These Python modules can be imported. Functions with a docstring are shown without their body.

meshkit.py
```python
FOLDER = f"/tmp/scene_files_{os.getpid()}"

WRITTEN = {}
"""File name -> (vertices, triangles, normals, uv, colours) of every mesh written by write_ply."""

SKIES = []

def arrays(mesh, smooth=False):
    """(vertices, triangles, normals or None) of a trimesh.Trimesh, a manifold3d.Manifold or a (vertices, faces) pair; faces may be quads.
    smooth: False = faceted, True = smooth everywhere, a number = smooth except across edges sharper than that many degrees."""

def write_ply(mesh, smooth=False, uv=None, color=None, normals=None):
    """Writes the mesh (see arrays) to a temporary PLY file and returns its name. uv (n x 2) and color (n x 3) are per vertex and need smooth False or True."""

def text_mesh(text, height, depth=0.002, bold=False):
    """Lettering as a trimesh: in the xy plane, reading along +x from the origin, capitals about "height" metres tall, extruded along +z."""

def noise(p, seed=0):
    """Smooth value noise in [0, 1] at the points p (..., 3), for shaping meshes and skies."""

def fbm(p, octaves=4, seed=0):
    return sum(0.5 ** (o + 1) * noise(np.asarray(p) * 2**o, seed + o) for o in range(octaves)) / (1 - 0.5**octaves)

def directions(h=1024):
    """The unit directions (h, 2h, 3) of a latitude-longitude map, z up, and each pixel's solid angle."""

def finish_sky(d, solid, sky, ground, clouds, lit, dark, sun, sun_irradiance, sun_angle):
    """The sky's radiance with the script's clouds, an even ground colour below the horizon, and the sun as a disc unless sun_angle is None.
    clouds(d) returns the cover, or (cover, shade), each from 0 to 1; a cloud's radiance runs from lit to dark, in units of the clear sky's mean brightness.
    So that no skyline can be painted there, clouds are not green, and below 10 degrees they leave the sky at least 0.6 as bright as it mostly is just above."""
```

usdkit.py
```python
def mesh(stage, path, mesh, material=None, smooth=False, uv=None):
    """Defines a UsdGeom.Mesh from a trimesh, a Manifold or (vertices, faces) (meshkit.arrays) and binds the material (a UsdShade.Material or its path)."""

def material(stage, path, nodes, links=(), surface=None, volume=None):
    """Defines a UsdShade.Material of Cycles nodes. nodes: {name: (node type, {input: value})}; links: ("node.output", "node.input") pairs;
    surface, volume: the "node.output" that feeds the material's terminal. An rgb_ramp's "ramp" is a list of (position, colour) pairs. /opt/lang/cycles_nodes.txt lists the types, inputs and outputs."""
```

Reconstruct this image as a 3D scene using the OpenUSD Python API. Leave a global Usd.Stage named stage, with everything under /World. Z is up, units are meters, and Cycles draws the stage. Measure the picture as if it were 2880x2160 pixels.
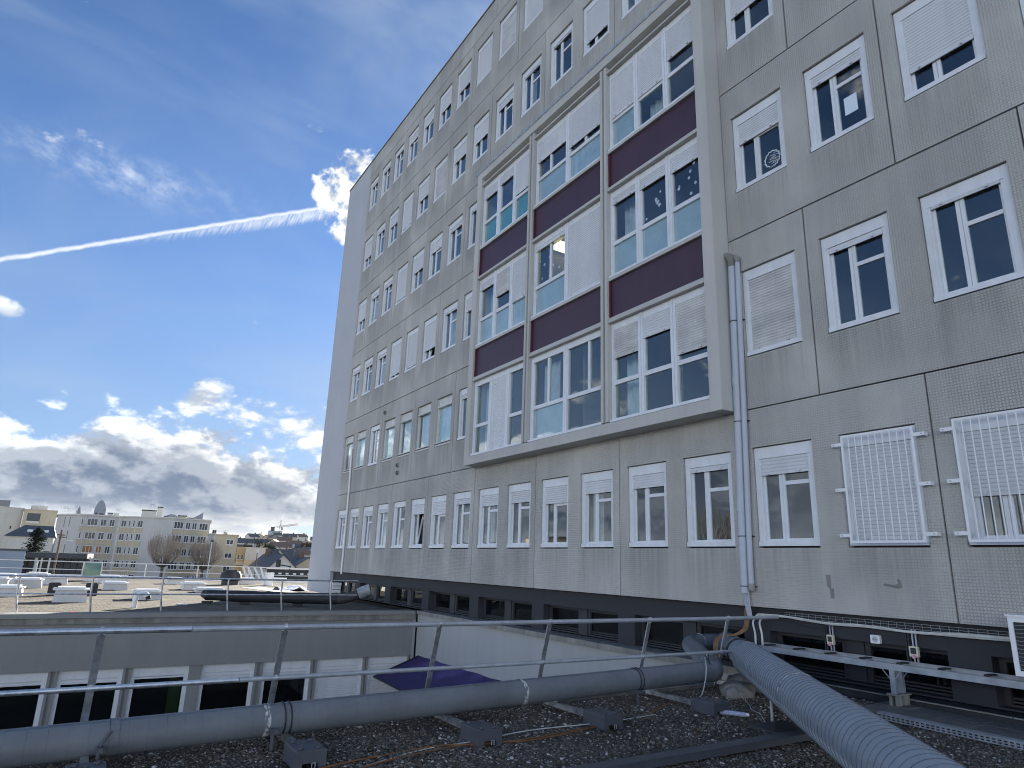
import math, random
import numpy as np
import trimesh
import shapely.geometry as sg
import usdkit, meshkit
from pxr import Usd, UsdGeom, UsdLux, UsdShade, Gf, Sdf, Vt

stage = Usd.Stage.CreateInMemory()
UsdGeom.SetStageUpAxis(stage, 'Z')
UsdGeom.SetStageMetersPerUnit(stage, 1.0)
UsdGeom.Xform.Define(stage, '/World')
UsdGeom.Scope.Define(stage, '/World/Looks')
PI = math.pi

# ------------------------------------------------------------------ camera (eye at the origin, 1.49 m above the near roof)
EXPOSURE = 2.88
SUN_AZ, SUN_EL = math.radians(38.0), math.radians(17.0)
SKY_STRENGTH = 0.06
cam = UsdGeom.Camera.Define(stage, '/World/camera')
cam.CreateFocalLengthAttr(23.214)
cam.CreateHorizontalApertureAttr(36.0)
cam.CreateVerticalApertureAttr(27.0)
cam.CreateClippingRangeAttr((0.05, 100000.0))
cam.CreateExposureAttr(EXPOSURE)
yaw, pitch, roll = math.radians(32.0178), math.radians(15.27889), math.radians(1.90465)
fw = np.array([math.sin(yaw) * math.cos(pitch), math.cos(yaw) * math.cos(pitch), math.sin(pitch)])
r0 = np.array([math.cos(yaw), -math.sin(yaw), 0.0]); u0 = np.cross(r0, fw)
rt = math.cos(roll) * r0 + math.sin(roll) * u0
up = -math.sin(roll) * r0 + math.cos(roll) * u0
cam.AddTransformOp().Set(Gf.Matrix4d(*rt, 0, *up, 0, *(-fw), 0, 0, 0, 0, 1))

# ------------------------------------------------------------------ shader graph helper: arithmetic on node sockets
class Graph:
    def __init__(self):
        self.nodes, self.links, self.n = {}, [], 0
    def add(self, kind, out, **inputs):
        self.n += 1
        name = f'{kind}_{self.n}'
        const = {}
        for k, v in inputs.items():
            if isinstance(v, Sock):
                self.links.append((v.name, f'{name}.{k}'))
            else:
                const[k] = v
        self.nodes[name] = (kind, const)
        return Sock(self, f'{name}.{out}')
    def math(self, op, a, b=None, c=None):
        kw = {'value1': a}
        if b is not None: kw['value2'] = b
        if c is not None: kw['value3'] = c
        return self.add('math', 'value', math_type=op, **kw)
    def noise(self, vec, scale=1.0, detail=2.0, rough=0.5, out='fac', dist=0.0):
        return self.add('noise_texture', out, vector=vec, scale=scale, detail=detail, roughness=rough, distortion=dist)
    def vec(self, x, y, z):
        return self.add('combine_xyz', 'vector', x=x, y=y, z=z)
    def smooth(self, v, lo, hi, a=0.0, b=1.0):
        return self.add('map_range', 'result', range_type='smoothstep', value=v, from_min=lo, from_max=hi, to_min=a, to_max=b, clamp=True)
    def lin(self, v, lo, hi, a=0.0, b=1.0):
        return self.add('map_range', 'result', range_type='linear', value=v, from_min=lo, from_max=hi, to_min=a, to_max=b, clamp=True)
    def mixc(self, f, a, b, kind='mix'):
        return self.add('mix_color', 'result', blend_type=kind, fac=f, a=a, b=b)
    def split(self, v):
        self.n += 1
        name = f'separate_xyz_{self.n}'
        self.nodes[name] = ('separate_xyz', {})
        self.links.append((v.name, f'{name}.vector'))
        return [Sock(self, f'{name}.{c}') for c in 'xyz']
    def build(self, name, surface=None, volume=None):
        return usdkit.material(stage, '/World/Looks/' + name, self.nodes, self.links, surface=surface.name if surface else None, volume=volume.name if volume else None)

class Sock:
    def __init__(self, g, name): self.g, self.name = g, name
    def __add__(self, o): return self.g.math('add', self, o)
    __radd__ = __add__
    def __sub__(self, o): return self.g.math('subtract', self, o)
    def __rsub__(self, o): return self.g.math('subtract', o, self)
    def __mul__(self, o): return self.g.math('multiply', self, o)
    __rmul__ = __mul__
    def __truediv__(self, o): return self.g.math('divide', self, o)

# ------------------------------------------------------------------ sky: physical sky with clouds, contrail and cirrus laid out by direction
def make_sky():
    g = Graph()
    d = g.add('texture_coordinate', 'generated')
    x, y, z = g.split(d)
    el = g.math('arcsine', z) * (180 / PI)
    az = g.math('arctan2', x, y) * (180 / PI)
    clear = g.add('sky_texture', 'color', sky_type='single_scattering', sun_disc=False, sun_elevation=SUN_EL, sun_rotation=SUN_AZ,
                  altitude=100.0, air_density=0.8, aerosol_density=0.12, ozone_density=3.0)
    clear = g.mixc(1.0, clear, (0.27, 0.325, 0.385), "multiply")
    p = g.vec(x, y, z * 1.7)
    sun = (math.sin(SUN_AZ) * math.cos(SUN_EL), math.cos(SUN_AZ) * math.cos(SUN_EL), math.sin(SUN_EL))
    sd = g.add('vector_math', 'value', math_type='dot_product', vector1=d, vector2=sun)
    near_sun = g.smooth(sd, 0.55, 1.0)
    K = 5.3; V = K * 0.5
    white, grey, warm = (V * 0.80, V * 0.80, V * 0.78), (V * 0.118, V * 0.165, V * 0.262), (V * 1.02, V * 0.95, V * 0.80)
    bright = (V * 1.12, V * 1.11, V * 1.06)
    # thin high cirrus, thicker towards the sun, combed along one direction
    cw = g.vec(x * 1.0 + y * 0.35, y * 1.0 - x * 0.2, z * 2.2)
    c1 = g.noise(cw, 2.4, 5, 0.55, dist=0.6)
    c2 = g.noise(g.vec(x * 1.2 + z * 1.4, y * 3.2 - z * 4.5, z * 2.0), 2.2, 4, 0.55, dist=0.3)
    veil_where = g.smooth(az, 4.0, 30.0) * g.smooth(el, 24.0, 44.0)
    cir = g.lin(c1, 0.44, 0.78) * 0.30 + veil_where * g.lin(c1, 0.25, 0.7) * 0.85 + g.smooth(c2, 0.52, 0.78) * 0.22
    low_veil = g.smooth(el, 24.0, 8.0) * g.smooth(az, 4.0, 18.0) * 0.30
    cir = g.math('minimum', cir + low_veil, 0.92)
    clear = g.mixc(g.smooth(el, 30.0, 5.0) * 0.60, clear, (V * 0.25, V * 0.34, V * 0.49))
    sky = g.mixc(cir * 0.75, clear, (V * 0.46, V * 0.56, V * 0.70))
    # small torn wisps on the left
    wx, wy = az + 1.5, el - 27.2
    wn = g.noise(g.vec(az * 0.55, el * 0.9 + az * 0.12, 3.7), 1.0, 6, 0.66)
    wisp = g.math('exponent', (wx * wx * 0.018 + wy * wy * 0.55) * -1.0) * g.smooth(wn, 0.36, 0.85)
    sky = g.mixc(wisp * 0.6, sky, (V * 0.82, V * 0.88, V * 0.95))
    # contrail: a great circle from (az -8.3, el 19.2) to (az 13.5, el 28.4)
    def dv(a, e):
        a, e = math.radians(a), math.radians(e)
        return np.array([math.sin(a) * math.cos(e), math.cos(a) * math.cos(e), math.sin(e)])
    n = np.cross(dv(-8.3, 19.15), dv(13.5, 28.35)); n /= np.linalg.norm(n)
    off = g.add('vector_math', 'value', math_type='dot_product', vector1=d, vector2=tuple(n)) * (180 / PI)   # degrees above the trail's line
    if (dv(0, 40) @ n) < 0: off = off * -1.0
    tn = g.noise(g.vec(az * 0.9, el * 0.5, 1.3), 1.0, 5, 0.6)
    comb = g.noise(g.vec(az * 5.2 - off * 2.2, off * 1.0, 7.1), 1.0, 4, 0.65)
    grow = g.smooth(az, -9.0, 12.0)
    line = g.smooth(g.math('absolute', off + (tn - 0.5) * 0.30), 0.24, 0.02)
    skirt = g.smooth(off, 0.15, 0.0) * g.smooth(off + grow * 0.95 + (comb - 0.5) * 0.7, -0.15, 0.55) * (grow * 0.55 + 0.06) * g.smooth(comb, 0.18, 0.68)
    trail = g.math('maximum', line * (tn * 0.6 + 0.42), skirt) * g.smooth(az, 15.5, 13.5) * g.smooth(az, -40.0, -20.0)
    sky = g.mixc(g.math('minimum', trail, 0.95), sky, (V * 0.95, V * 0.98, V * 1.0))
    # cumulus field
    def field(shift=0.0):
        q = p if not shift else g.vec(x + shift * 0.5, y, z * 1.7 + shift)
        vo = g.add('voronoi_texture', 'distance', feature='f1', vector=g.add('vector_math', 'vector', math_type='add', vector1=q, vector2=g.add('vector_math', 'vector', math_type='scale', vector1=g.noise(q, 30.0, 3, 0.5, out='color'), scale=0.022)), scale=15.0, detail=4.0, roughness=0.55, lacunarity=2.1, use_normalize=True)
        return g.noise(q, 9.0, 9, 0.58) * 0.62 + (0.62 - vo) * 0.62
    f0, f1 = field(), field(0.035)
    big = g.noise(p, 3.1, 3, 0.5)
    top = 9.6 + (big - 0.5) * 7.0 - g.smooth(az, 6.0, 17.0) * g.smooth(az, 60.0, 20.0) * 2.0 + g.smooth(sd, 0.45, -0.25) * 6.0  # last term raises the unseen bank opposite the sun, as facade light
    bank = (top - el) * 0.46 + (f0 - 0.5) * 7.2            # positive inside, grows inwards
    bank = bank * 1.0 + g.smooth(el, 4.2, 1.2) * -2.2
    def blob(a, e, ra, re): return g.math('exponent', ((az - a) * (az - a) * (1 / ra ** 2) + (el - e) * (el - e) * (1 / re ** 2)) * -1.0)
    upper = (f0 - 0.5) * 8.0 - 1.35 + blob(6.3, 12.0, 3.0, 1.9) * 2.1 + blob(14.5, 10.6, 5.0, 3.2) * 2.1 + blob(-14.0, 13.0, 4.0, 2.0) * 1.6 + g.smooth(sd, 0.75, 0.3) * 0.55
    d1 = bank
    cover = g.smooth(d1, -0.15, 0.75)
    emboss = g.smooth(f0 - f1, -0.085, 0.085)               # which side of a billow faces up and sunwards
    rim = g.smooth(d1, 1.9, 0.2)
    holes = g.smooth(g.noise(p, 6.2, 5, 0.6), 0.56, 0.72) * g.smooth(az, 2.0, 11.0)
    lit = g.math('minimum', rim * (emboss * 0.75 + 0.25) + emboss * 0.24 + holes * emboss * 0.95 + g.smooth(el, 3.6, 1.6) * 0.25, 1.0)
    # clouds away from the sun, out of view, are brightened to light the facade
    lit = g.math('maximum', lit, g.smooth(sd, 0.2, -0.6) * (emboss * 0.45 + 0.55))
    ccol = g.mixc(lit, grey, g.mixc(near_sun, (K * 0.74, K * 0.775, K * 0.80), bright))  # full strength kept for unseen clouds so that they brighten the facade
    cover_up = g.smooth(upper, -0.1, 1.0)
    ucol = g.mixc(emboss * 0.85 + 0.05, (V * 0.40, V * 0.47, V * 0.56), bright)
    sky = g.mixc(cover_up * 0.92, sky, ucol)
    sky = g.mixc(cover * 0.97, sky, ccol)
    # pale streaks near the horizon
    hz = g.noise(g.vec(x * 6.0, y * 6.0, z * 60.0), 1.0, 5, 0.6)
    sky = g.mixc(g.smooth(el, 4.5, 1.0) * g.smooth(hz, 0.38, 0.62) * 0.75, sky, g.mixc(near_sun, (V * 0.52, V * 0.62, V * 0.74), warm))
    # the bright cumulus puff by the building, and the small one on the left
    pn = g.noise(g.vec(x * 1.0, y, z), 22.0, 9, 0.60)
    px, py = az - 16.0, el - 29.8
    puff = g.smooth((pn - 0.5) * 5.2 + 0.85 - (px * px * 0.105 + py * py * 0.060), -0.02, 0.60)
    pn2 = g.noise(g.vec(x + 0.012, y, z + 0.016), 22.0, 9, 0.60)
    pcol = g.mixc(g.smooth(pn - pn2, -0.10, 0.07) * 0.8 + g.smooth(px, 0.0, 2.5) * 0.3, (V * 0.46, V * 0.52, V * 0.60), (V * 1.15, V * 1.14, V * 1.10))
    sky = g.mixc(puff, sky, pcol)
    qx, qy = az + 8.2, el - 16.2
    small = g.smooth((pn - 0.5) * 2.6 + 0.8 - (qx * qx * 0.16 + qy * qy * 1.1), 0.0, 0.6)
    sky = g.mixc(small * 0.9, sky, g.mixc(g.smooth(qy, -0.7, 0.5), (V * 0.55, V * 0.62, V * 0.72), bright))
    # below the horizon: the haze colour, dimmer
    sky = g.mixc(g.smooth(el, 0.0, -2.0), sky, (V * 0.12, V * 0.13, V * 0.15))
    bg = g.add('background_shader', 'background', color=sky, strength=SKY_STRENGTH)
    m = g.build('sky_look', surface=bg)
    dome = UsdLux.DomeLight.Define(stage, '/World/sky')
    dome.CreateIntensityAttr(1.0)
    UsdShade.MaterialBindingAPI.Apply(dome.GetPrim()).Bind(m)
    dome.GetPrim().SetCustomDataByKey('kind', 'structure')
    dome.GetPrim().SetCustomDataByKey('label', 'blue sky with a low cloud bank, wisps and a contrail')
make_sky()
sun_dir = np.array([math.sin(SUN_AZ) * math.cos(SUN_EL), math.cos(SUN_AZ) * math.cos(SUN_EL), math.sin(SUN_EL)])
sun = UsdLux.DistantLight.Define(stage, '/World/sun')
sun.CreateIntensityAttr(0.55)
sun.CreateAngleAttr(0.5)
sun.CreateColorAttr(Gf.Vec3f(1.0, 0.93, 0.82))
sun.GetPrim().CreateAttribute('inputs:normalize', Sdf.ValueTypeNames.Bool).Set(True)
zx = np.cross([0, 0, 1.0], sun_dir); zx /= np.linalg.norm(zx); zy = np.cross(sun_dir, zx)
sun.AddTransformOp().Set(Gf.Matrix4d(*zx, 0, *zy, 0, *sun_dir, 0, 0, 0, 0, 1))

# ------------------------------------------------------------------ mesh and scene helpers
COUNT, BASE = {}, {}
def numbered(parent, name):
    k = (parent, name)
    n = COUNT.get(k, 0); COUNT[k] = n + 1
    return f'{parent}/{name}' + (f'_{n:03d}' if n else '')

class MB:
    """collects boxes, tubes and sheets into one mesh"""
    def __init__(self): self.v, self.f, self.n = [], [], 0
    def add(self, v, f):
        v = np.asarray(v, float); f = np.asarray(f, int)
        if f.shape[1] == 4: f = np.vstack([f[:, [0, 1, 2]], f[:, [0, 2, 3]]])
        self.v.append(v); self.f.append(f + self.n); self.n += len(v); return self
    def tm(self, m): return self.add(m.vertices, m.faces)
    def box(self, x0, x1, y0, y1, z0, z1):
        x0, x1 = min(x0, x1), max(x0, x1); y0, y1 = min(y0, y1), max(y0, y1); z0, z1 = min(z0, z1), max(z0, z1)
        v = [(x, y, z) for x in (x0, x1) for y in (y0, y1) for z in (z0, z1)]
        return self.add(v, [(0, 1, 3, 2), (4, 6, 7, 5), (0, 4, 5, 1), (2, 3, 7, 6), (0, 2, 6, 4), (1, 5, 7, 3)])
    def obox(self, c, ax, half):
        c = np.asarray(c, float); ax = np.asarray(ax, float)
        v = [c + sx * half[0] * ax[0] + sy * half[1] * ax[1] + sz * half[2] * ax[2] for sx in (-1, 1) for sy in (-1, 1) for sz in (-1, 1)]
        return self.add(v, [(0, 1, 3, 2), (4, 6, 7, 5), (0, 4, 5, 1), (2, 3, 7, 6), (0, 2, 6, 4), (1, 5, 7, 3)])
    def bar(self, a, b, w, h, upv=(0, 0, 1.0)):
        """a square bar from a to b, w wide and h high"""
        a, b = np.asarray(a, float), np.asarray(b, float); t = b - a; L = np.linalg.norm(t); t /= L
        s = np.cross(t, upv); s /= np.linalg.norm(s); u = np.cross(s, t)
        return self.obox((a + b) / 2, (t, s, u), (L / 2, w / 2, h / 2))
    def tube(self, pts, r, sides=10, caps=True):
        p = np.asarray(pts, float); n = len(p)
        r = np.broadcast_to(np.asarray(r, float), (n,))
        t = np.gradient(p, axis=0); t /= np.linalg.norm(t, axis=1, keepdims=True) + 1e-12
        a = np.zeros_like(p); ref = np.array([0, 0, 1.0]) if abs(t[0][2]) < 0.9 else np.array([1.0, 0, 0])
        a[0] = np.cross(t[0], ref)
        for i in range(1, n):
            a[i] = a[i - 1] - t[i] * (a[i - 1] @ t[i])
        a /= np.linalg.norm(a, axis=1, keepdims=True) + 1e-12
        b = np.cross(t, a); ang = np.arange(sides) * 2 * PI / sides
        v = p[:, None] + r[:, None, None] * (np.cos(ang)[None, :, None] * a[:, None] + np.sin(ang)[None, :, None] * b[:, None])
        i, j = np.meshgrid(np.arange(n - 1), np.arange(sides), indexing='ij')
        q = np.stack([i * sides + j, i * sides + (j + 1) % sides, (i + 1) * sides + (j + 1) % sides, (i + 1) * sides + j], -1).reshape(-1, 4)
        self.add(v.reshape(-1, 3), q)
        if caps:
            for e, flip in ((0, True), (n - 1, False)):
                vv = np.vstack([v[e], p[e]]); k = np.arange(sides)
                f = np.stack([k, (k + 1) % sides, np.full(sides, sides)], 1)
                self.add(vv, f[:, ::-1] if flip else f)
        return self
    def cyl(self, c, r, z0, z1, sides=20, r1=None):
        return self.tube([(c[0], c[1], z0), (c[0], c[1], z1)], [r, r if r1 is None else r1], sides)
    def prism(self, poly, x0, x1, axis='x'):
        """extrudes a polygon given in the other two axes"""
        p = sg.Polygon(poly) if not hasattr(poly, 'exterior') else poly
        m = trimesh.creation.extrude_polygon(p, x1 - x0, engine='earcut')
        v = np.array(m.vertices); f = np.array(m.faces)
        if axis == 'x': v = np.stack([v[:, 2] + x0, v[:, 0], v[:, 1]], 1)
        elif axis == 'y': v = np.stack([v[:, 0], v[:, 2] + x0, v[:, 1]], 1); f = f[:, ::-1]
        else: v = np.stack([v[:, 0], v[:, 1], v[:, 2] + x0], 1)
        return self.add(v, f)
    def mesh(self): return np.vstack(self.v), np.vstack(self.f)

def smooth_tube(pts, k=8):
    """Catmull-Rom through the points"""
    p = np.asarray(pts, float); p = np.vstack([2 * p[0] - p[1], p, 2 * p[-1] - p[-2]]); out = []
    for i in range(1, len(p) - 2):
        for t in np.linspace(0, 1, k, endpoint=False):
            out.append(0.5 * (2 * p[i] + (p[i + 1] - p[i - 1]) * t + (2 * p[i - 1] - 5 * p[i] + 4 * p[i + 1] - p[i + 2]) * t * t + (3 * p[i] - p[i - 1] - 3 * p[i + 1] + p[i + 2]) * t ** 3))
    return np.array(out + [p[-2]])

def tag(prim, label=None, cat=None, group=None, kind=None):
    p = prim.GetPrim() if hasattr(prim, 'GetPrim') else prim
    for k, v in (('label', label), ('category', cat), ('group', group), ('kind', kind)):
        if v: p.SetCustomDataByKey(k, v)
    return p

def thing(name, label, cat, loc=(0, 0, 0), group=None):
    path = numbered('/World', name)
    x = UsdGeom.Xform.Define(stage, path)
    x.AddTranslateOp().Set(Gf.Vec3d(*map(float, loc)))
    BASE[path] = np.asarray(loc, float)
    tag(x, label, cat, group)
    return x.GetPrim()

def obj(name, mesh, m, parent=None, smooth=False, label=None, cat=None, group=None, kind=None):
    """one Mesh prim; the mesh is given in world coordinates"""
    if isinstance(mesh, MB): mesh = mesh.mesh()
    v, f = (np.asarray(mesh.vertices), np.asarray(mesh.faces)) if hasattr(mesh, 'faces') else mesh
    pp = str(parent.GetPath()) if parent is not None else '/World'
    base = BASE.get('/'.join(pp.split('/')[:3]), np.zeros(3))
    path = numbered(pp, name)
    p = usdkit.mesh(stage, path, (np.asarray(v, float) - base, f), m, smooth=smooth).GetPrim()
    tag(p, label, cat, group, kind)
    return p

# ------------------------------------------------------------------ materials
def shade(name, color, rough=0.7, var=0.12, scale=3.0, bump=0.0, bscale=60.0, metal=0.0, spec=0.5, streak=0.0, fine=0.0, rand=0.0, stretch=None):
    """principled surface with broad tone variation, optional vertical streaks, fine grain and bump; all procedural"""
    g = Graph()
    pos = g.add('geometry', 'position')
    v = pos
    if stretch:
        v = g.add('mapping', 'vector', vector=pos, scale=stretch)
    n = g.noise(v, scale, 5, 0.6)
    f = g.lin(n, 0.25, 0.75, 1.0 - var, 1.0 + var)
    if streak:
        x, y, z = g.split(pos)
        s = g.noise(g.vec(x * 5.0, y * 5.0, z * 0.35), 1.0, 5, 0.65)
        f = f * g.lin(s, 0.38, 0.72, 1.0, 1.0 - streak)
    if fine:
        fn = g.noise(pos, 240.0, 2, 0.5)
        f = f * g.lin(fn, 0.3, 0.7, 1.0 - fine, 1.0 + fine)
    if rand:
        r = g.add('object_info', 'random')
        f = f * g.lin(r, 0.0, 1.0, 1.0 - rand, 1.0 + rand)
    col = g.mixc(1.0, color, g.vec(f, f, f), 'multiply')
    kw = dict(base_color=col, roughness=g.lin(n, 0.3, 0.7, max(rough - 0.08, 0.02), min(rough + 0.08, 1.0)), metallic=metal, specular_ior_level=spec)
    if bump:
        bn = g.noise(pos, bscale, 4, 0.6)
        kw['normal'] = g.add('bump', 'normal', height=bn, strength=1.0, distance=bump)
    return g.build(name, surface=g.add('principled_bsdf', 'BSDF', **kw))

S = 8.6                       # distance of the facade plane from the eye
MOD = 1 / 3 * 1.0005 * S      # width of a facade panel
ROW_Z = [-0.0577, 0.2895, 0.639, 0.985, 1.3285, 1.679, 2.005, 2.097]   # joints between the storeys, in units of S

def facade_material(name, base, relief=True, stain=1.0):
    g = Graph()
    pos = g.add('geometry', 'position')
    x, y, z = g.split(pos)
    big = g.noise(pos, 0.45, 4, 0.55)
    mid = g.noise(g.vec(x * 2.0, y * 2.0, z * 0.9), 1.0, 5, 0.6)
    st = g.noise(g.vec(x * 0.0, y * 3.2, z * 0.16), 1.0, 5, 0.62)
    st2 = g.noise(g.vec(x * 0.0, y * 13.0, z * 0.5), 1.0, 4, 0.6)
    # dirt washed down from the window sills
    u = g.math('fraction', (y * (1 / S) - 0.486 + 10.0 * 0.16669) * (1 / 0.16669))
    w = g.math('fraction', (z - 0.358 + 2.992 * 4) * (1 / 2.992))
    under = g.smooth(w, 0.66, 0.99) * g.smooth(g.math('absolute', u - 0.36), 0.46, 0.26)
    between = g.smooth(w, 0.45, 0.99) * g.smooth(g.math('absolute', u - 0.36), 0.40, 0.52)
    f = g.lin(big, 0.3, 0.7, 0.92, 1.06) * g.lin(mid, 0.3, 0.7, 0.95, 1.04)
    f = f * g.lin(st, 0.40, 0.75, 1.0, 1.0 - 0.14 * stain)
    f = f * (1.0 - under * g.lin(st2, 0.30, 0.66, 0.02, 0.25) * stain)
    f = f * (1.0 + between * g.lin(st2, 0.4, 0.7, 0.0, 0.05) * stain)
    r = g.add('object_info', 'random')
    f = f * g.lin(r, 0.0, 1.0, 0.94, 1.05)
    fn = g.noise(pos, 90.0, 3, 0.6)
    f = f * g.lin(fn, 0.3, 0.7, 0.98, 1.02)
    warm = g.smooth(mid, 0.35, 0.7)
    col = g.mixc(warm, base, (base[0] * 0.97, base[1] * 0.975, base[2] * 0.95))
    col = g.mixc(1.0, col, g.vec(f, f, f), 'multiply')
    kw = dict(base_color=col, roughness=0.85, specular_ior_level=0.3)
    if relief:
        k = 2 * PI / 0.036
        a = g.smooth(g.math('absolute', g.math('sine', y * (k / 2))), 0.05, 0.5)
        b = g.smooth(g.math('absolute', g.math('sine', z * (k / 2))), 0.05, 0.5)
        patch = g.lin(g.noise(pos, 0.6, 3, 0.6), 0.36, 0.60, 0.35, 1.0)
        h = a * b * patch + fn * 0.15
        kw['normal'] = g.add('bump', 'normal', height=h, strength=1.0, distance=0.012)
    else:
        kw['normal'] = g.add('bump', 'normal', height=fn, strength=0.5, distance=0.003)
    return g.build(name, surface=g.add('principled_bsdf', 'BSDF', **kw))

def glass_material(name, ior=1.62, tint=(0.90, 0.95, 0.94), wave=0.0012):
    g = Graph()
    pos = g.add('geometry', 'position')
    n = g.noise(pos, 1.7, 2, 0.5)
    nn = g.add('bump', 'normal', height=n, strength=1.0, distance=wave)
    clear = g.add('transparent_bsdf', 'BSDF', color=tint)
    gl = g.add('glossy_bsdf', 'BSDF', color=(0.97, 0.98, 1.0), roughness=0.004, normal=nn)
    fc = g.add('layer_weight', 'facing', blend=0.5)
    fr = g.math('power', fc, 4.2) * 0.93 + (ior - 1.0) * 0.15
    return g.build(name, surface=g.add('mix_closure', 'closure', fac=fr, closure1=clear, closure2=gl))

def leafy(name, color, trans=0.35):
    g = Graph()
    r = g.add('geometry', 'random_per_island')
    f = g.lin(r, 0.0, 1.0, 0.55, 1.45)
    col = g.mixc(1.0, color, g.vec(f, f, f), 'multiply')
    d = g.add('diffuse_bsdf', 'BSDF', color=col)
    t = g.add('translucent_bsdf', 'BSDF', color=col)
    return g.build(name, surface=g.add('mix_closure', 'closure', fac=trans, closure1=d, closure2=t))

M = {}
M['panel'] = facade_material('facade_panel', (0.53, 0.518, 0.49))
M['smooth_concrete'] = facade_material('smooth_concrete', (0.50, 0.493, 0.47), relief=False, stain=0.7)
M['end_wall'] = shade('end_wall_paint', (0.43, 0.445, 0.475), 0.8, 0.06, 0.8, bump=0.006, bscale=40, streak=0.06, fine=0.06)
M['joint'] = shade('joint_backing', (0.06, 0.055, 0.05), 0.9)
M['frame'] = shade('white_frame', (0.70, 0.72, 0.75), 0.35, 0.06, 5.0, streak=0.10)
M['old_frame'] = shade('old_white_frame', (0.60, 0.60, 0.58), 0.5, 0.12, 6.0, streak=0.2)
M['shutter'] = shade('shutter_slats', (0.62, 0.635, 0.66), 0.45, 0.05, 1.2, streak=0.08, rand=0.05)
M['shutter_dirty'] = shade('dirty_shutter_slats', (0.55, 0.55, 0.545), 0.55, 0.22, 1.8, streak=0.15, stretch=(1, 0.8, 2.4))
M['glass'] = glass_material('window_glass', 1.72)
M['glass_dark'] = glass_material('basement_glass', 1.3, (0.55, 0.6, 0.62))
M['frosted'] = shade('frosted_film', (0.52, 0.58, 0.64), 0.25, 0.12, 2.5)
M['teal_film'] = shade('teal_film', (0.10, 0.34, 0.36), 0.3, 0.12, 2.5)
M['white_film'] = shade('pale_lining', (0.62, 0.70, 0.78), 0.3, 0.2, 3.0, streak=0.25)
M['purple_cloth'] = shade('purple_cloth', (0.16, 0.07, 0.24), 0.8, 0.2, 3.0)
M['curtain'] = shade('curtain_cloth', (0.70, 0.73, 0.77), 0.85, 0.15, 4.0, streak=0.25)
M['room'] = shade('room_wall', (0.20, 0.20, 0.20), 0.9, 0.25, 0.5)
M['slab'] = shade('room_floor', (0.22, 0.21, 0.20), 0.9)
M['purple'] = shade('purple_spandrel', (0.050, 0.024, 0.042), 0.45, 0.14, 1.6, streak=0.10)
M['purple_edge'] = shade('purple_spandrel_edge', (0.075, 0.012, 0.022), 0.5)
M['plinth'] = shade('dark_plinth_paint', (0.022, 0.024, 0.030), 0.7, 0.2, 2.0, bump=0.003, bscale=60)
M['plinth_frame'] = shade('plinth_frame_paint', (0.026, 0.028, 0.033), 0.5, 0.2)
M['dark_glass'] = shade('plinth_panel', (0.012, 0.014, 0.018), 0.2, 0.3)
M['coping'] = shade('weathered_coping', (0.26, 0.255, 0.235), 0.85, 0.30, 2.2, bump=0.006, bscale=30, streak=0.45, fine=0.1)
M['bitumen'] = shade('bitumen_felt', (0.030, 0.031, 0.034), 0.6, 0.3, 3.0, bump=0.006, bscale=18)
M['court_wall'] = shade('courtyard_render', (0.36, 0.372, 0.378), 0.85, 0.05, 0.7, bump=0.003, bscale=60, streak=0.07, fine=0.04)
M['court_panel'] = shade('grey_court_panel', (0.24, 0.24, 0.235), 0.85, 0.06, 0.7, bump=0.002, bscale=80, fine=0.05, streak=0.08)
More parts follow.
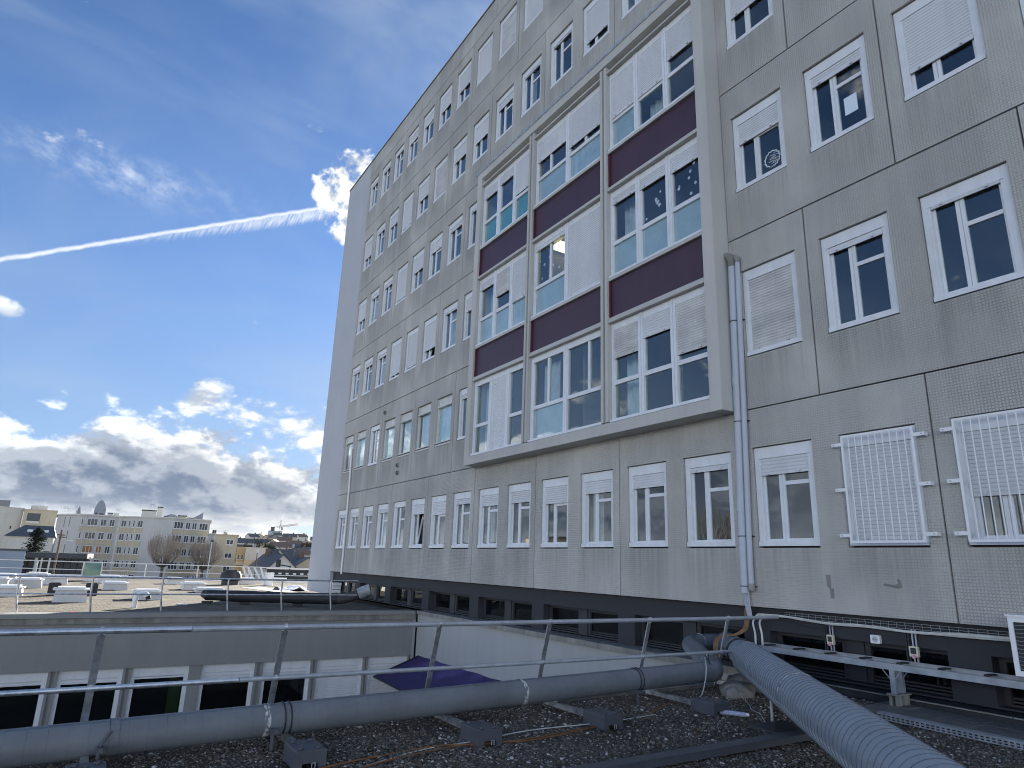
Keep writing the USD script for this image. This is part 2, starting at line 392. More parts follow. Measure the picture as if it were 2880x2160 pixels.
M['galv'] = shade('galvanised_steel', (0.40, 0.43, 0.47), 0.42, 0.22, 6.0, metal=0.55, fine=0.06)
M['alu'] = shade('brushed_aluminium', (0.62, 0.63, 0.64), 0.30, 0.12, 8.0, metal=0.9, fine=0.08)
M['white_rail'] = shade('white_rail', (0.58, 0.58, 0.57), 0.4, 0.1)
M['pipe'] = shade('grey_pipe_paint', (0.135, 0.150, 0.168), 0.5, 0.18, 3.0, bump=0.004, bscale=14, fine=0.05)
M['duct'] = shade('grey_duct_paint', (0.34, 0.38, 0.42), 0.42, 0.14, 4.0, bump=0.003, bscale=18, fine=0.04)
M['seam'] = shade('duct_seam', (0.10, 0.125, 0.155), 0.5, 0.2)
def flaking(name, top, under):
    g = Graph(); pos = g.add('geometry', 'position')
    n = g.noise(g.add('mapping', 'vector', vector=pos, scale=(1.0, 1.0, 0.45)), 34.0, 5, 0.65)
    col = g.mixc(g.smooth(n, 0.47, 0.53), under, top)
    return g.build(name, surface=g.add('principled_bsdf', 'BSDF', base_color=col, roughness=0.6, normal=g.add('bump', 'normal', height=n, strength=1.0, distance=0.006)))
M['collar'] = flaking('peeling_white_tape', (0.50, 0.50, 0.49), (0.14, 0.15, 0.17))
M['black'] = shade('black_rubber', (0.014, 0.015, 0.018), 0.5, 0.2)
M['grey_plastic'] = shade('grey_plastic_weight', (0.062, 0.067, 0.080), 0.55, 0.2, 6.0, fine=0.1, bump=0.002, bscale=120)
M['gravel_bed'] = shade('gravel_bed', (0.070, 0.058, 0.046), 0.95, 0.5, 6.0, bump=0.03, bscale=38, fine=0.4)
M['paving'] = shade('concrete_paving', (0.16, 0.15, 0.135), 0.9, 0.28, 5.0, bump=0.006, bscale=70, fine=0.25, rand=0.12)
M['pvc'] = shade('pvc_pipe', (0.43, 0.46, 0.52), 0.4, 0.06, 2.0)
M['white'] = shade('white_enamel', (0.74, 0.75, 0.76), 0.35, 0.06, 4.0)
M['cream'] = shade('cream_plastic', (0.62, 0.58, 0.46), 0.5, 0.12, 20.0)
M['red'] = shade('red_plastic', (0.45, 0.05, 0.06), 0.4)
M['pink'] = shade('pink_knob', (0.62, 0.32, 0.36), 0.4)
M['white_cable'] = shade('white_cable', (0.55, 0.56, 0.54), 0.5, 0.25, 9.0)
M['brown_cable'] = shade('brown_cable', (0.21, 0.125, 0.06), 0.55, 0.3, 9.0)
M['orange_cable'] = shade('orange_cable', (0.16, 0.075, 0.03), 0.6, 0.35, 9.0)
M['awning'] = shade('purple_awning', (0.055, 0.040, 0.150), 0.8, 0.25, 2.0, bump=0.01, bscale=4)
M['rag'] = shade('dusty_tarpaulin', (0.20, 0.195, 0.18), 0.85, 0.25, 5.0, bump=0.01, bscale=16)
M['bottle'] = shade('crushed_plastic', (0.36, 0.40, 0.56), 0.25, 0.4, 30.0)
M['paper'] = shade('white_paper', (0.66, 0.76, 0.84), 0.8, 0.05)
M['lamp'] = None
M['yellow_green'] = shade('green_curtain', (0.16, 0.20, 0.05), 0.8, 0.2)

# ------------------------------------------------------------------ the hospital: a long concrete panel facade in the plane x = S
rng = random.Random(7)
Y_END, Y_NEAR = 3.48 * S, -26.0
Y_PIER = 3.128 * S
hosp = thing('hospital_building', 'long six storey grey concrete panel building with a projecting window bay', 'building', (S, 0, -1.49))

def sheet_with_holes(mb, x, depth, y0, y1, z0, z1, holes):
    """a slab facing -x with rectangular openings, its reveals and rims"""
    ys = sorted({y0, y1, *[h[0] for h in holes], *[h[1] for h in holes]}); ys = [t for t in ys if y0 <= t <= y1]
    zs = sorted({z0, z1, *[h[2] for h in holes], *[h[3] for h in holes]}); zs = [t for t in zs if z0 <= t <= z1]
    solid = np.ones((len(ys) - 1, len(zs) - 1), bool)
    for i in range(len(ys) - 1):
        for j in range(len(zs) - 1):
            cy, cz = (ys[i] + ys[i + 1]) / 2, (zs[j] + zs[j + 1]) / 2
            if any(h[0] < cy < h[1] and h[2] < cz < h[3] for h in holes): solid[i, j] = False
    X = x + depth
    for i in range(len(ys) - 1):
        for j in range(len(zs) - 1):
            if not solid[i, j]: continue
            a, b, c, d = ys[i], ys[i + 1], zs[j], zs[j + 1]
            mb.add([(x, a, c), (x, b, c), (x, b, d), (x, a, d)], [(3, 2, 1, 0)][:1])
            def open_(ii, jj): return not (0 <= ii < len(ys) - 1 and 0 <= jj < len(zs) - 1 and solid[ii, jj])
            if open_(i - 1, j): mb.add([(x, a, c), (x, a, d), (X, a, d), (X, a, c)], [(3, 2, 1, 0)])
            if open_(i + 1, j): mb.add([(x, b, c), (X, b, c), (X, b, d), (x, b, d)], [(3, 2, 1, 0)])
            if open_(i, j - 1): mb.add([(x, a, c), (X, a, c), (X, b, c), (x, b, c)], [(3, 2, 1, 0)])
            if open_(i, j + 1): mb.add([(x, a, d), (x, b, d), (X, b, d), (X, a, d)], [(3, 2, 1, 0)])

W_W, PITCH = 0.1195 * S, 0.16669 * S
def win_y(c): return 0.4857 * S + c * PITCH
WIN_Z = [(0.0415 + 0.3479 * k) * S for k in range(6)]
WIN_H = 0.1770 * S
BAY_Y0, BAY_Y1, BAY_X = 0.7967 * S, 1.797 * S, 0.957 * S
BAY_Z0, BAY_Z1 = 0.2885 * S, 1.303 * S
GAP = 0.011
EVEN, ODD = 0.4631 * S, (0.4631 + 0.16675) * S
def joints(k):
    s = EVEN if k % 2 == 0 else ODD
    n0 = math.ceil((-0.9 * S - s) / MOD)
    js = []
    n = n0
    while s + n * MOD < Y_PIER - 0.3:
        js.append(s + n * MOD); n += 1
    return js + [Y_PIER]
def in_bay(y0, y1, k): return k in (1, 2, 3) and y0 < BAY_Y1 - 0.05 and y1 > BAY_Y0 + 0.05
for k in range(7):
    z0, z1 = ROW_Z[k] * S, ROW_Z[k + 1] * S
    js = joints(k)
    for a, b in zip(js[:-1], js[1:]):
        spans = [(a + GAP, b - GAP)]
        if k in (1, 2, 3):                                   # the bay takes the place of these panels
            spans = [(p, q) for p, q in ((a + GAP, min(b - GAP, BAY_Y0 - 0.004)), (max(a + GAP, BAY_Y1 + 0.004), b - GAP)) if q - p > 0.05]
        for p, q in spans:
            holes = []
            if k < 6:
                for c in range(-12, 17):
                    y = win_y(c)
                    if y + W_W > p and y < q: holes.append((max(y, p), min(y + W_W, q), WIN_Z[k], WIN_Z[k] + WIN_H))
            if abs(p - BAY_Y1) < 0.1: holes = [(h[0] if h[0] > p + 0.06 else h[0], h[1], h[2], h[3]) for h in holes]
            mb = MB(); sheet_with_holes(mb, S, 0.13, p, q, z0 + GAP, z1 - GAP, [h for h in holes])
            obj('concrete_panel' if k < 6 else 'parapet_panel', mb, M['panel'], hosp)
# backing seen in the joints, openings left free
mb = MB()
for k in range(6):
    holes = [(win_y(c) + 0.03, win_y(c) + W_W - 0.03, WIN_Z[k] + 0.03, WIN_Z[k] + WIN_H - 0.03) for c in range(-12, 16)]
    if k in (1, 2, 3):
        lo = ROW_Z[k] * S; hi = ROW_Z[k + 1] * S
        holes = [h for h in holes if h[1] < BAY_Y0 or h[0] > BAY_Y1 - 0.2]
        sheet_with_holes(mb, S + 0.1315, 0.1, -0.9 * S, BAY_Y0 + 0.02, lo, hi, [h for h in holes if h[1] < BAY_Y0])
        sheet_with_holes(mb, S + 0.1315, 0.1, BAY_Y1 - 0.02, Y_PIER, lo, hi, [h for h in holes if h[0] > BAY_Y1 - 0.02])
    else:
        sheet_with_holes(mb, S + 0.1315, 0.1, -0.9 * S, Y_PIER, ROW_Z[k] * S, ROW_Z[k + 1] * S, holes)
mb.box(S + 0.1315, S + 0.3, -0.9 * S, Y_PIER, ROW_Z[6] * S, ROW_Z[7] * S - 0.02)
obj('inner_wall', mb, M['joint'], hosp)
# roof cap, the plain end pier, rooms behind the glass
mb = MB(); mb.box(S - 0.03, S + 12, -0.9 * S, Y_END, ROW_Z[7] * S, ROW_Z[7] * S + 0.05); obj('roof', mb, M['coping'], hosp)
mb = MB(); mb.box(S + 0.006, S + 12, Y_PIER + 0.004, Y_END, -1.36, ROW_Z[7] * S - 0.004); obj('end_wall', mb, M['end_wall'], hosp)
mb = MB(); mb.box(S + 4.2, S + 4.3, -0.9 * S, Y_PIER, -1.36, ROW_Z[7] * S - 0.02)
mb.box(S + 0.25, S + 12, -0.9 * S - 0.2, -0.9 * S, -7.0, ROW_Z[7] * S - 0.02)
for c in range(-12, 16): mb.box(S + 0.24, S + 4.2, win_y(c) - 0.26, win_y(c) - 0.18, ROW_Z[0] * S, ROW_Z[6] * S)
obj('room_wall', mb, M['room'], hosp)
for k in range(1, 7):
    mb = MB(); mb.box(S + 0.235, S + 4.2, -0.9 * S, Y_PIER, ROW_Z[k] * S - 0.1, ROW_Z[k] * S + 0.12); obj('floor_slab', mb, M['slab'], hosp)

# --- windows
def fbox(mb, yf, z0, x0, u0, u1, v0, v1, d0, d1):
    """box given from the far edge of an opening: u towards the viewer, v up, d inwards"""
    mb.box(x0 + d0, x0 + d1, yf - u1, yf - u0, z0 + v0, z0 + v1)
def slats(yf, z0, x0, u0, u1, v0, v1, d, pitch=0.048, depth=0.014):
    n = max(1, int(round((v1 - v0) / pitch))); zs, xs = [], []
    for i in range(n):
        a = z0 + v0 + (v1 - v0) * i / n; h = (v1 - v0) / n
        zs += [a, a + h * 0.12, a + h * 0.5, a + h * 0.88]; xs += [x0 + d + depth, x0 + d + depth * 0.2, x0 + d, x0 + d + depth * 0.2]
    zs.append(z0 + v1); xs.append(x0 + d + depth)
    ya, yb = yf - u0, yf - u1; m = len(zs)
    v = [(xs[i], ya, zs[i]) for i in range(m)] + [(xs[i], yb, zs[i]) for i in range(m)]
    return v, [(i, i + 1, m + i + 1, m + i) for i in range(m - 1)]
def pane(win, yf, z0, x0, u0, u1, v0, v1, d, mat='glass'):
    mb = MB(); fbox(mb, yf, z0, x0, u0, u1, v0, v1, d, d + 0.006); return obj('pane', mb, M[mat], win)
def shutter(win, yf, z0, x0, u0, u1, vtop, vbot, d, mat='shutter'):
    if vtop - vbot < 0.03: return
    mb = MB(); mb.add(*slats(yf, z0, x0, u0, u1, vbot + 0.045, vtop, d))
    fbox(mb, yf, z0, x0, u0 + 0.004, u1 - 0.004, vbot, vbot + 0.045, d - 0.006, d + 0.012)
    for u in (u0 + 0.12, u1 - 0.16): fbox(mb, yf, z0, x0, u, u + 0.03, vbot + 0.012, vbot + 0.05, d - 0.03, d - 0.004)
    obj('roller_shutter', mb, M[mat], win)
def folds(yf, z0, x0, u0, u1, v0, v1, d, amp=0.03, wl=0.11):
    n = max(4, int((u1 - u0) / 0.02)); us = np.linspace(u0, u1, n)
    xs = x0 + d + amp * np.sin(us * 2 * PI / wl + 3 * np.sin(us * 4.0))
    v = [(xs[i], yf - us[i], z0 + v0) for i in range(n)] + [(xs[i], yf - us[i], z0 + v1) for i in range(n)]
    return v, [(i, n + i, n + i + 1, i + 1) for i in range(n - 1)]

def std_window(k, c, s, extra=None, label=None, dirty=False, tilt=False, y_lo=None):
    """the usual window: white frame, shutter box and shutter, a narrow fixed light and a casement with a top light"""
    yf, z0 = win_y(c) + W_W, WIN_Z[k]
    W, H, x0 = W_W, WIN_H, S
    mb = MB()
    fbox(mb, yf, z0, x0, 0.012, 0.078, 0.10, H - 0.012, 0.045, 0.125)
    fbox(mb, yf, z0, x0, W - 0.078, W - 0.012, 0.10, H - 0.012, 0.045, 0.125)
    fbox(mb, yf, z0, x0, 0.078, W - 0.078, H - 0.185, H - 0.012, 0.050, 0.125)          # shutter box
    fbox(mb, yf, z0, x0, 0.012, W - 0.012, 0.028, 0.098, 0.020, 0.128)               # sill
    for a in (0.079, W - 0.112): fbox(mb, yf, z0, x0, a, a + 0.033, 0.10, H - 0.19, 0.052, 0.124)   # guides
    m = 0.425 * W
    zt = 0.60 * H
    fbox(mb, yf, z0, x0, 0.113, 0.150, 0.10, H - 0.186, 0.098, 0.127)
    fbox(mb, yf, z0, x0, m - 0.052, m - 0.003, 0.10, H - 0.186, 0.094, 0.127)
    fbox(mb, yf, z0, x0, 0.150, m - 0.052, 0.10, 0.135, 0.098, 0.127)
    if not tilt:
        fbox(mb, yf, z0, x0, m + 0.003, m + 0.050, 0.10, H - 0.186, 0.090, 0.126)
        fbox(mb, yf, z0, x0, W - 0.150, W - 0.113, 0.10, H - 0.186, 0.096, 0.127)
        fbox(mb, yf, z0, x0, m + 0.05, W - 0.150, 0.10, 0.140, 0.094, 0.127)
        fbox(mb, yf, z0, x0, m + 0.05, W - 0.150, zt, zt + 0.058, 0.090, 0.126)
    else:                                                                              # casement tilted inwards at the top
        ang = math.radians(9); up_ = np.array([math.sin(ang), 0, math.cos(ang)]); out = np.array([math.cos(ang), 0, -math.sin(ang)]); L = H - 0.29
        def tb(u0, u1, v0, v1, th=0.035):
            c0 = np.array([x0 + 0.10, yf - (u0 + u1) / 2, z0 + 0.10]) + up_ * (v0 + v1) / 2
            mb.obox(c0, (out, (0, 1, 0), up_), (th / 2, (u1 - u0) / 2, (v1 - v0) / 2))
        tb(m + 0.003, m + 0.05, 0, L); tb(W - 0.150, W - 0.113, 0, L); tb(m + 0.05, W - 0.15, 0, 0.05); tb(m + 0.05, W - 0.15, L - 0.05, L); tb(m + 0.05, W - 0.15, zt - 0.1, zt - 0.045)
    win = obj('window', mb, M['frame'], hosp, label=label)
    vb = H - 0.186 - s * (H - 0.29)
    shutter(win, yf, z0, x0, 0.113, W - 0.113, H - 0.186, vb, 0.060, 'shutter_dirty' if dirty else 'shutter')
    pane(win, yf, z0, x0, 0.150, m - 0.052, 0.135, H - 0.19, 0.112)
    if not tilt:
        pane(win, yf, z0, x0, m + 0.05, W - 0.150, 0.140, zt, 0.110)
        pane(win, yf, z0, x0, m + 0.05, W - 0.150, zt + 0.058, H - 0.19, 0.110)
    if extra == 'sheet':
        mb = MB(); fbox(mb, yf, z0, x0, m + 0.13, m + 0.33, 0.38, 0.68, 0.105, 0.107); obj('paper_sheet', mb, M['paper'], win)
    if extra == 'emblem':                                                              # a round white paper-cut stuck to the pane
        mb = MB(); cy, cz = yf - (m + 0.27), z0 + 0.36
        for i in range(26):
            a = 2 * PI * i / 26; r = 0.135 + 0.012 * (i % 2)
            mb.obox((x0 + 0.105, cy + r * math.cos(a), cz + r * math.sin(a)), ((1, 0, 0), (0, -math.sin(a), math.cos(a)), (0, math.cos(a), math.sin(a))), (0.0015, 0.016, 0.010))
        for i in range(9):
            q = rng.uniform(-0.085, 0.085); zz = -0.09 + 0.022 * i
            mb.box(x0 + 0.1035, x0 + 0.1065, cy + q - 0.045, cy + q + 0.05, cz + zz, cz + zz + 0.007)
        mb.box(x0 + 0.1035, x0 + 0.1065, cy - 0.06, cy + 0.06, cz - 0.15, cz - 0.125)
        obj('paper_emblem', mb, M['paper'], win)
    if extra == 'curtain':
        mb = MB(); mb.add(*folds(yf, z0, x0, 0.13, W - 0.13, 0.12, H - 0.2, 0.26)); obj('curtain', mb, M['curtain'], win)
    if extra == 'half_curtain':
        mb = MB(); mb.add(*folds(yf, z0, x0, 0.13, W * 0.42, 0.12, H - 0.2, 0.26)); obj('curtain', mb, M['curtain'], win)
    return win

def old_window(k, c, kind):
    """the few old windows of the first floor: a plain head panel, one large frosted or curtained pane, a metal sill"""
    yf, z0 = win_y(c) + W_W, WIN_Z[k]
    W, H, x0 = W_W, WIN_H, S
    mb = MB()
    fbox(mb, yf, z0, x0, 0.01, 0.06, 0.13, H - 0.01, 0.05, 0.125); fbox(mb, yf, z0, x0, W - 0.06, W - 0.01, 0.13, H - 0.01, 0.05, 0.125)
    fbox(mb, yf, z0, x0, 0.06, W - 0.06, H - 0.27, H - 0.01, 0.075, 0.125)
    fbox(mb, yf, z0, x0, 0.02, W - 0.02, H - 0.305, H - 0.272, 0.02, 0.125)
    fbox(mb, yf, z0, x0, 0.06, W - 0.06, 0.13, 0.16, 0.07, 0.125)
    fbox(mb, yf, z0, x0, 0.012, W - 0.012, 0.100, 0.128, 0.0, 0.128); fbox(mb, yf, z0, x0, 0.012, W - 0.012, 0.020, 0.070, 0.015, 0.128)
    win = obj('window', mb, M['old_frame'], hosp, label={'frosted': 'old window with one frosted pane', 'curtain': 'old window with white curtains', 'broken': 'old dark window with a lowered blind and a torn curtain'}[kind])
    pane(win, yf, z0, x0, 0.062, W - 0.062, 0.162, H - 0.307, 0.105)
    mb = MB()
    if kind == 'frosted':
        fbox(mb, yf, z0, x0, 0.062, W - 0.062, 0.162, H - 0.307, 0.118, 0.122); obj('frosted_lining', mb, M['white_film'], win)
    elif kind == 'curtain':
        mb.add(*folds(yf, z0, x0, 0.07, W - 0.07, 0.15, H - 0.3, 0.20, 0.025, 0.16)); obj('curtain', mb, M['curtain'], win)
    else:
        fbox(mb, yf, z0, x0, 0.10, W - 0.062, 0.75, H - 0.31, 0.118, 0.122); obj('blind', mb, M['old_frame'], win)
        mb = MB(); v, f = folds(yf, z0, x0, 0.45, W - 0.07, 0.15, 0.75, 0.2); v = [(a, b - 0.25 * max(0.0, 0.75 - (c_ - z0)) * (1 if b > yf - 0.7 else 0), c_) for a, b, c_ in v]; mb.add(v, f); obj('curtain', mb, M['old_frame'], win)

SHUT = {0: {15: .10, 14: .12, 13: .14, 12: .10, 11: .02, 10: .24, 9: .30, 8: .12, 7: .22, 6: .22, 5: .30, 4: .20, 3: .20, 2: .07, 1: .21, 0: 1.0, -1: .62},
        1: {13: .02, 8: .10, 1: 1.0, 0: .08, -1: .03},
        2: {15: .10, 14: .12, 13: .10, 12: .93, 11: .96, 10: .75, 9: .05, 8: .33, 1: .33, 0: .15, -1: .74},
        3: {15: .60, 14: .12, 13: .12, 12: .95, 11: .46, 10: .28, 9: .12, 8: .06, 1: .55, 0: .3, -1: .5},
        4: {15: .62, 14: .10, 13: .36, 12: .94, 11: .50, 10: 1.0, 9: .42, 8: .48, 7: .20, 6: .05, 5: .05, 4: .80, 3: .06, 2: .4, 1: .6, 0: .2, -1: .3},
        5: {15: .10, 14: .10, 13: .05, 12: .25, 11: .30, 10: .50, 9: .56, 8: 1.0, 7: 1.0, 6: 1.0, 5: 1.0, 4: .5, 3: .8, 2: .3, 1: 1.0, 0: .2, -1: .4}}
EXTRA = {(2, 1): ('emblem', 'window with a round white paper emblem on the pane'), (2, 0): ('sheet', 'window with a white sheet of paper on the pane'), (2, 9): ('curtain', 'window with white curtains'),
         (0, 7): ('half_curtain', None), (0, 4): ('half_curtain', None), (4, 6): ('half_curtain', None), (0, 12): ('curtain', None), (3, 14): ('curtain', None), (2, 13): ('half_curtain', None)}
for k, row in SHUT.items():
    for c, s in row.items():
        e, lb = EXTRA.get((k, c), (None, None))
        if (k, c) == (0, 10): lb = 'window with a tilted casement and shutter a quarter down'
        if s >= 1.0 and lb is None: lb = 'window with its shutter fully down'
        std_window(k, c, s, e, lb, dirty=(k, c) in ((1, 1), (5, 7), (4, 10)), tilt=(k, c) in ((0, 10), (2, 10)))
for c, kind in ((15, 'broken'), (14, 'frosted'), (12, 'frosted'), (11, 'curtain'), (10, 'curtain'), (9, 'frosted')): old_window(1, c, kind)
for k in range(6):                                            # windows beyond the right edge of the photograph, blank shutters
    for c in range(-8, -1): std_window(k, c, 1.0)

# --- the projecting bay
bx = BAY_X
mb = MB()
mb.box(bx, S + 0.2, BAY_Y0, BAY_Y0 + 0.245, BAY_Z0, BAY_Z1)                       # right pilaster
mb.box(bx, S + 0.2, BAY_Y1 - 0.245, BAY_Y1, BAY_Z0, BAY_Z1)                       # left pilaster
mb.prism([(bx, BAY_Z0), (S + 0.2, BAY_Z0 - 0.02), (S + 0.2, BAY_Z0 + 0.24), (bx + 0.06, BAY_Z0 + 0.24), (bx, BAY_Z0 + 0.215)], BAY_Y0 + 0.2452, BAY_Y1 - 0.2452, 'y')   # bottom beam
mb.prism([(bx, BAY_Z1 - 0.23), (bx + 0.15, BAY_Z1 - 0.28), (S + 0.2, BAY_Z1 - 0.28), (S + 0.2, BAY_Z1), (bx, BAY_Z1)], BAY_Y0 + 0.2452, BAY_Y1 - 0.2452, 'y')   # cornice
obj('bay_frame', mb, M['smooth_concrete'], hosp)
mb = MB(); mb.box(bx - 0.025, S - 0.001, BAY_Y0 - 0.03, BAY_Y1 + 0.12, BAY_Z1 + 0.001, BAY_Z1 + 0.045); obj('bay_flashing', mb, M['alu'], hosp)
COLS = [BAY_Y0 + 0.245, BAY_Y0 + MOD, BAY_Y0 + 2 * MOD, BAY_Y1 - 0.245]
for yc in COLS[1:3]:
    mb = MB()
    for s in (-1, 1): mb.box(bx + 0.002, bx + 0.30, yc + s * 0.068 - 0.038, yc + s * 0.068 + 0.038, BAY_Z0 + 0.2405, BAY_Z1 - 0.2805)
    mb.box(bx + 0.06, bx + 0.29, yc - 0.03, yc + 0.03, BAY_Z0 + 0.2405, BAY_Z1 - 0.2805)
    obj('bay_mullion', mb, M['smooth_concrete'], hosp)
LEV = [(0.3215 * S, 0.5530 * S), (0.6735 * S, 0.9005 * S), (1.0215 * S, 1.2480 * S)]
def col_span(i): return COLS[i] + (0.0 if i == 0 else 0.108), COLS[i + 1] - (0.0 if i == 2 else 0.108)
for i in range(3):
    y0, y1 = col_span(i)
    for lv in range(3):
        zb, zt = LEV[lv]
        mb = MB(); mb.prism([(bx + 0.005, zt + 0.03), (bx + 0.012, zt + 0.0), (bx + 0.26, zt + 0.0), (bx + 0.26, zt + 0.135), (bx + 0.08, zt + 0.135)], y0 + 0.002, y1 - 0.002, 'y'); obj('bay_lintel', mb, M['smooth_concrete'], hosp)
        if lv < 2:
            zn = LEV[lv + 1][0]
            mb = MB(); mb.box(bx + 0.09, bx + 0.2, y0 + 0.002, y1 - 0.045, zt + 0.137, zn - 0.125)
            sp = obj('spandrel_panel', mb, M['purple'], hosp)
            mb = MB(); mb.box(bx + 0.05, bx + 0.2, y1 - 0.043, y1 - 0.002, zt + 0.137, zn - 0.125); obj('edge_strip', mb, M['purple_edge'], sp)
            mb = MB(); mb.prism([(bx + 0.03, zn - 0.123), (bx + 0.26, zn - 0.123), (bx + 0.26, zn - 0.004), (bx + 0.13, zn - 0.004), (bx + 0.03, zn - 0.06)], y0 + 0.002, y1 - 0.002, 'y'); obj('bay_sill', mb, M['smooth_concrete'], hosp)
        else:
            pass
# glazing of the bay: (shutter, split of the upper light, lower lining, upper lining) from the far window to the near one
BAYW = {(2, 0): [(0, 0, None, 'c'), (1.0, 0, None, None), (0, 0, None, None)], (1, 0): [(0, .5, 'f', 'c'), (0, .6, None, None)], (0, 0): [(.33, 0, 'c', 'c'), (.22, 0, None, None), (.52, 0, None, None)],
        (2, 1): [(.12, 0, 'f', 'c'), (.38, 0, 'f', 'w'), (.62, 0, 'w', None)], (1, 1): [(.06, .5, 'f', None), (1.0, 0, None, None)], (0, 1): [(.10, 0, 'f', 'c'), (.13, 0, 'd', None), (.17, 0, 'd', None)],
        (2, 2): [(.18, 0, 't', None), (.15, 0, 't', 'w'), (.56, 0, 't', None)], (1, 2): [(.33, .45, 'd', None), (.50, .5, 'w', None)], (0, 2): [(.58, 0, 'd', None), (.58, 0, 'c', None), (.40, 0, 'p', None)]}
LIN = {'f': 'frosted', 't': 'teal_film', 'w': 'white_film', 'd': 'frosted'}
def bay_window(i, lv, n, N, spec):
    s, split, low, high = spec
    y0, y1 = col_span(i); zb, zt = LEV[lv]
    w = (y1 - y0) / N; yf = y1 - n * w; H = zt - zb; x0 = bx + 0.10
    mb = MB()
    fbox(mb, yf, zb, x0, 0.004, 0.062, 0.0, H - 0.002, 0.0, 0.09); fbox(mb, yf, zb, x0, w - 0.062, w - 0.004, 0.0, H - 0.002, 0.0, 0.09)
    fbox(mb, yf, zb, x0, 0.062, w - 0.062, H - 0.15, H - 0.002, 0.012, 0.09)
    fbox(mb, yf, zb, x0, 0.004, w - 0.004, -0.045, -0.002, -0.055, 0.09)
    fbox(mb, yf, zb, x0, 0.062, w - 0.062, 0.0, 0.035, 0.03, 0.09)
    tz = 0.355 * H
    fbox(mb, yf, zb, x0, 0.062, w - 0.062, tz, tz + 0.085, 0.028, 0.09)
    for a in (0.062, w - 0.092): fbox(mb, yf, zb, x0, a, a + 0.03, tz + 0.086, H - 0.151, 0.02, 0.09)
    if split: fbox(mb, yf, zb, x0, w * split - 0.035, w * split + 0.035, tz + 0.086, H - 0.151, 0.03, 0.09)
    lbl = 'bay window with its shutter fully down' if s >= 1 else None
    win = obj('bay_window', mb, M['frame'], hosp, label=lbl)
    vb = H - 0.15 - s * (H - 0.16)
    shutter(win, yf, zb, x0, 0.066, w - 0.066, H - 0.15, max(vb, 0.02), 0.012, 'shutter_dirty' if (i, lv, n) in ((0, 0, 0), (0, 0, 2), (2, 1, 1)) else 'shutter')
    if s >= 1: return
    pane(win, yf, zb, x0, 0.062, w - 0.062, 0.036, tz - 0.001, 0.055)
    if split:
        pane(win, yf, zb, x0, 0.092, w * split - 0.036, tz + 0.086, H - 0.151, 0.055); pane(win, yf, zb, x0, w * split + 0.036, w - 0.092, tz + 0.086, H - 0.151, 0.055)
    else: pane(win, yf, zb, x0, 0.092, w - 0.092, tz + 0.086, H - 0.151, 0.055)
    if low in LIN:
        mb = MB(); fbox(mb, yf, zb, x0, 0.06, w - 0.06, 0.03, tz, 0.075, 0.08); obj('lower_lining', mb, M[LIN[low]], win)
    if low == 'p':
        mb = MB(); mb.add(*folds(yf, zb, x0, w * 0.62, w - 0.08, 0.03, H - 0.2, 0.25)); obj('purple_curtain', mb, M['purple_cloth'], win)
    if low == 'c' or high == 'c':
        v1 = H - 0.16 if high == 'c' else tz + 0.02
        mb = MB(); mb.add(*folds(yf, zb, x0, 0.07, w * 0.55, 0.03, v1, 0.35, 0.03, 0.2)); obj('curtain', mb, M['curtain'], win)
    if high == 'w':
        mb = MB(); mb.add(*folds(yf, zb, x0, w * 0.35, w - 0.1, tz + 0.05, H * 0.8, 0.3, 0.03, 0.2)); obj('curtain', mb, M['curtain'], win)
    if (i, lv) == (0, 1) and n > 0 or (i, lv, n) == (1, 1, 0):                          # paper snowflakes stuck on these panes
        mb = MB()
        for q in range(7):
            cu, cv, rr = rng.uniform(0.15, w - 0.15), rng.uniform(tz + 0.15, H - 0.45), rng.uniform(0.02, 0.04)
            for a in (0, 60, 120):
                a = math.radians(a + 15 * q)
                mb.obox((x0 + 0.053, yf - cu, zb + cv), ((1, 0, 0), (0, math.cos(a), math.sin(a)), (0, -math.sin(a), math.cos(a))), (0.001, rr, 0.007))
        obj('paper_snowflakes', mb, M['paper'], win)
for (i, lv), specs in BAYW.items():
    for n, sp in enumerate(specs): bay_window(i, lv, n, len(specs), sp)
for lv in range(3):                                            # closed room behind the bay
    mb = MB(); mb.box(bx + 0.26, S + 0.3, BAY_Y0 + 0.25, BAY_Y1 - 0.25, LEV[lv][1] + 0.137, (LEV[lv + 1][0] - 0.01) if lv < 2 else BAY_Z1 - 0.02); obj('bay_floor', mb, M['slab'], hosp)
# ceiling light seen through one window of the bay
g = Graph(); M['lamp'] = g.build('lit_ceiling_panel', surface=g.add('emission', 'emission', color=(1.0, 0.86, 0.55), strength=0.45))
mb = MB(); mb.box(S + 0.15, S + 0.95, 11.95, 12.40, LEV[1][1] - 0.03, LEV[1][1] + 0.0); obj('ceiling_lamp', mb, M['lamp'], hosp)

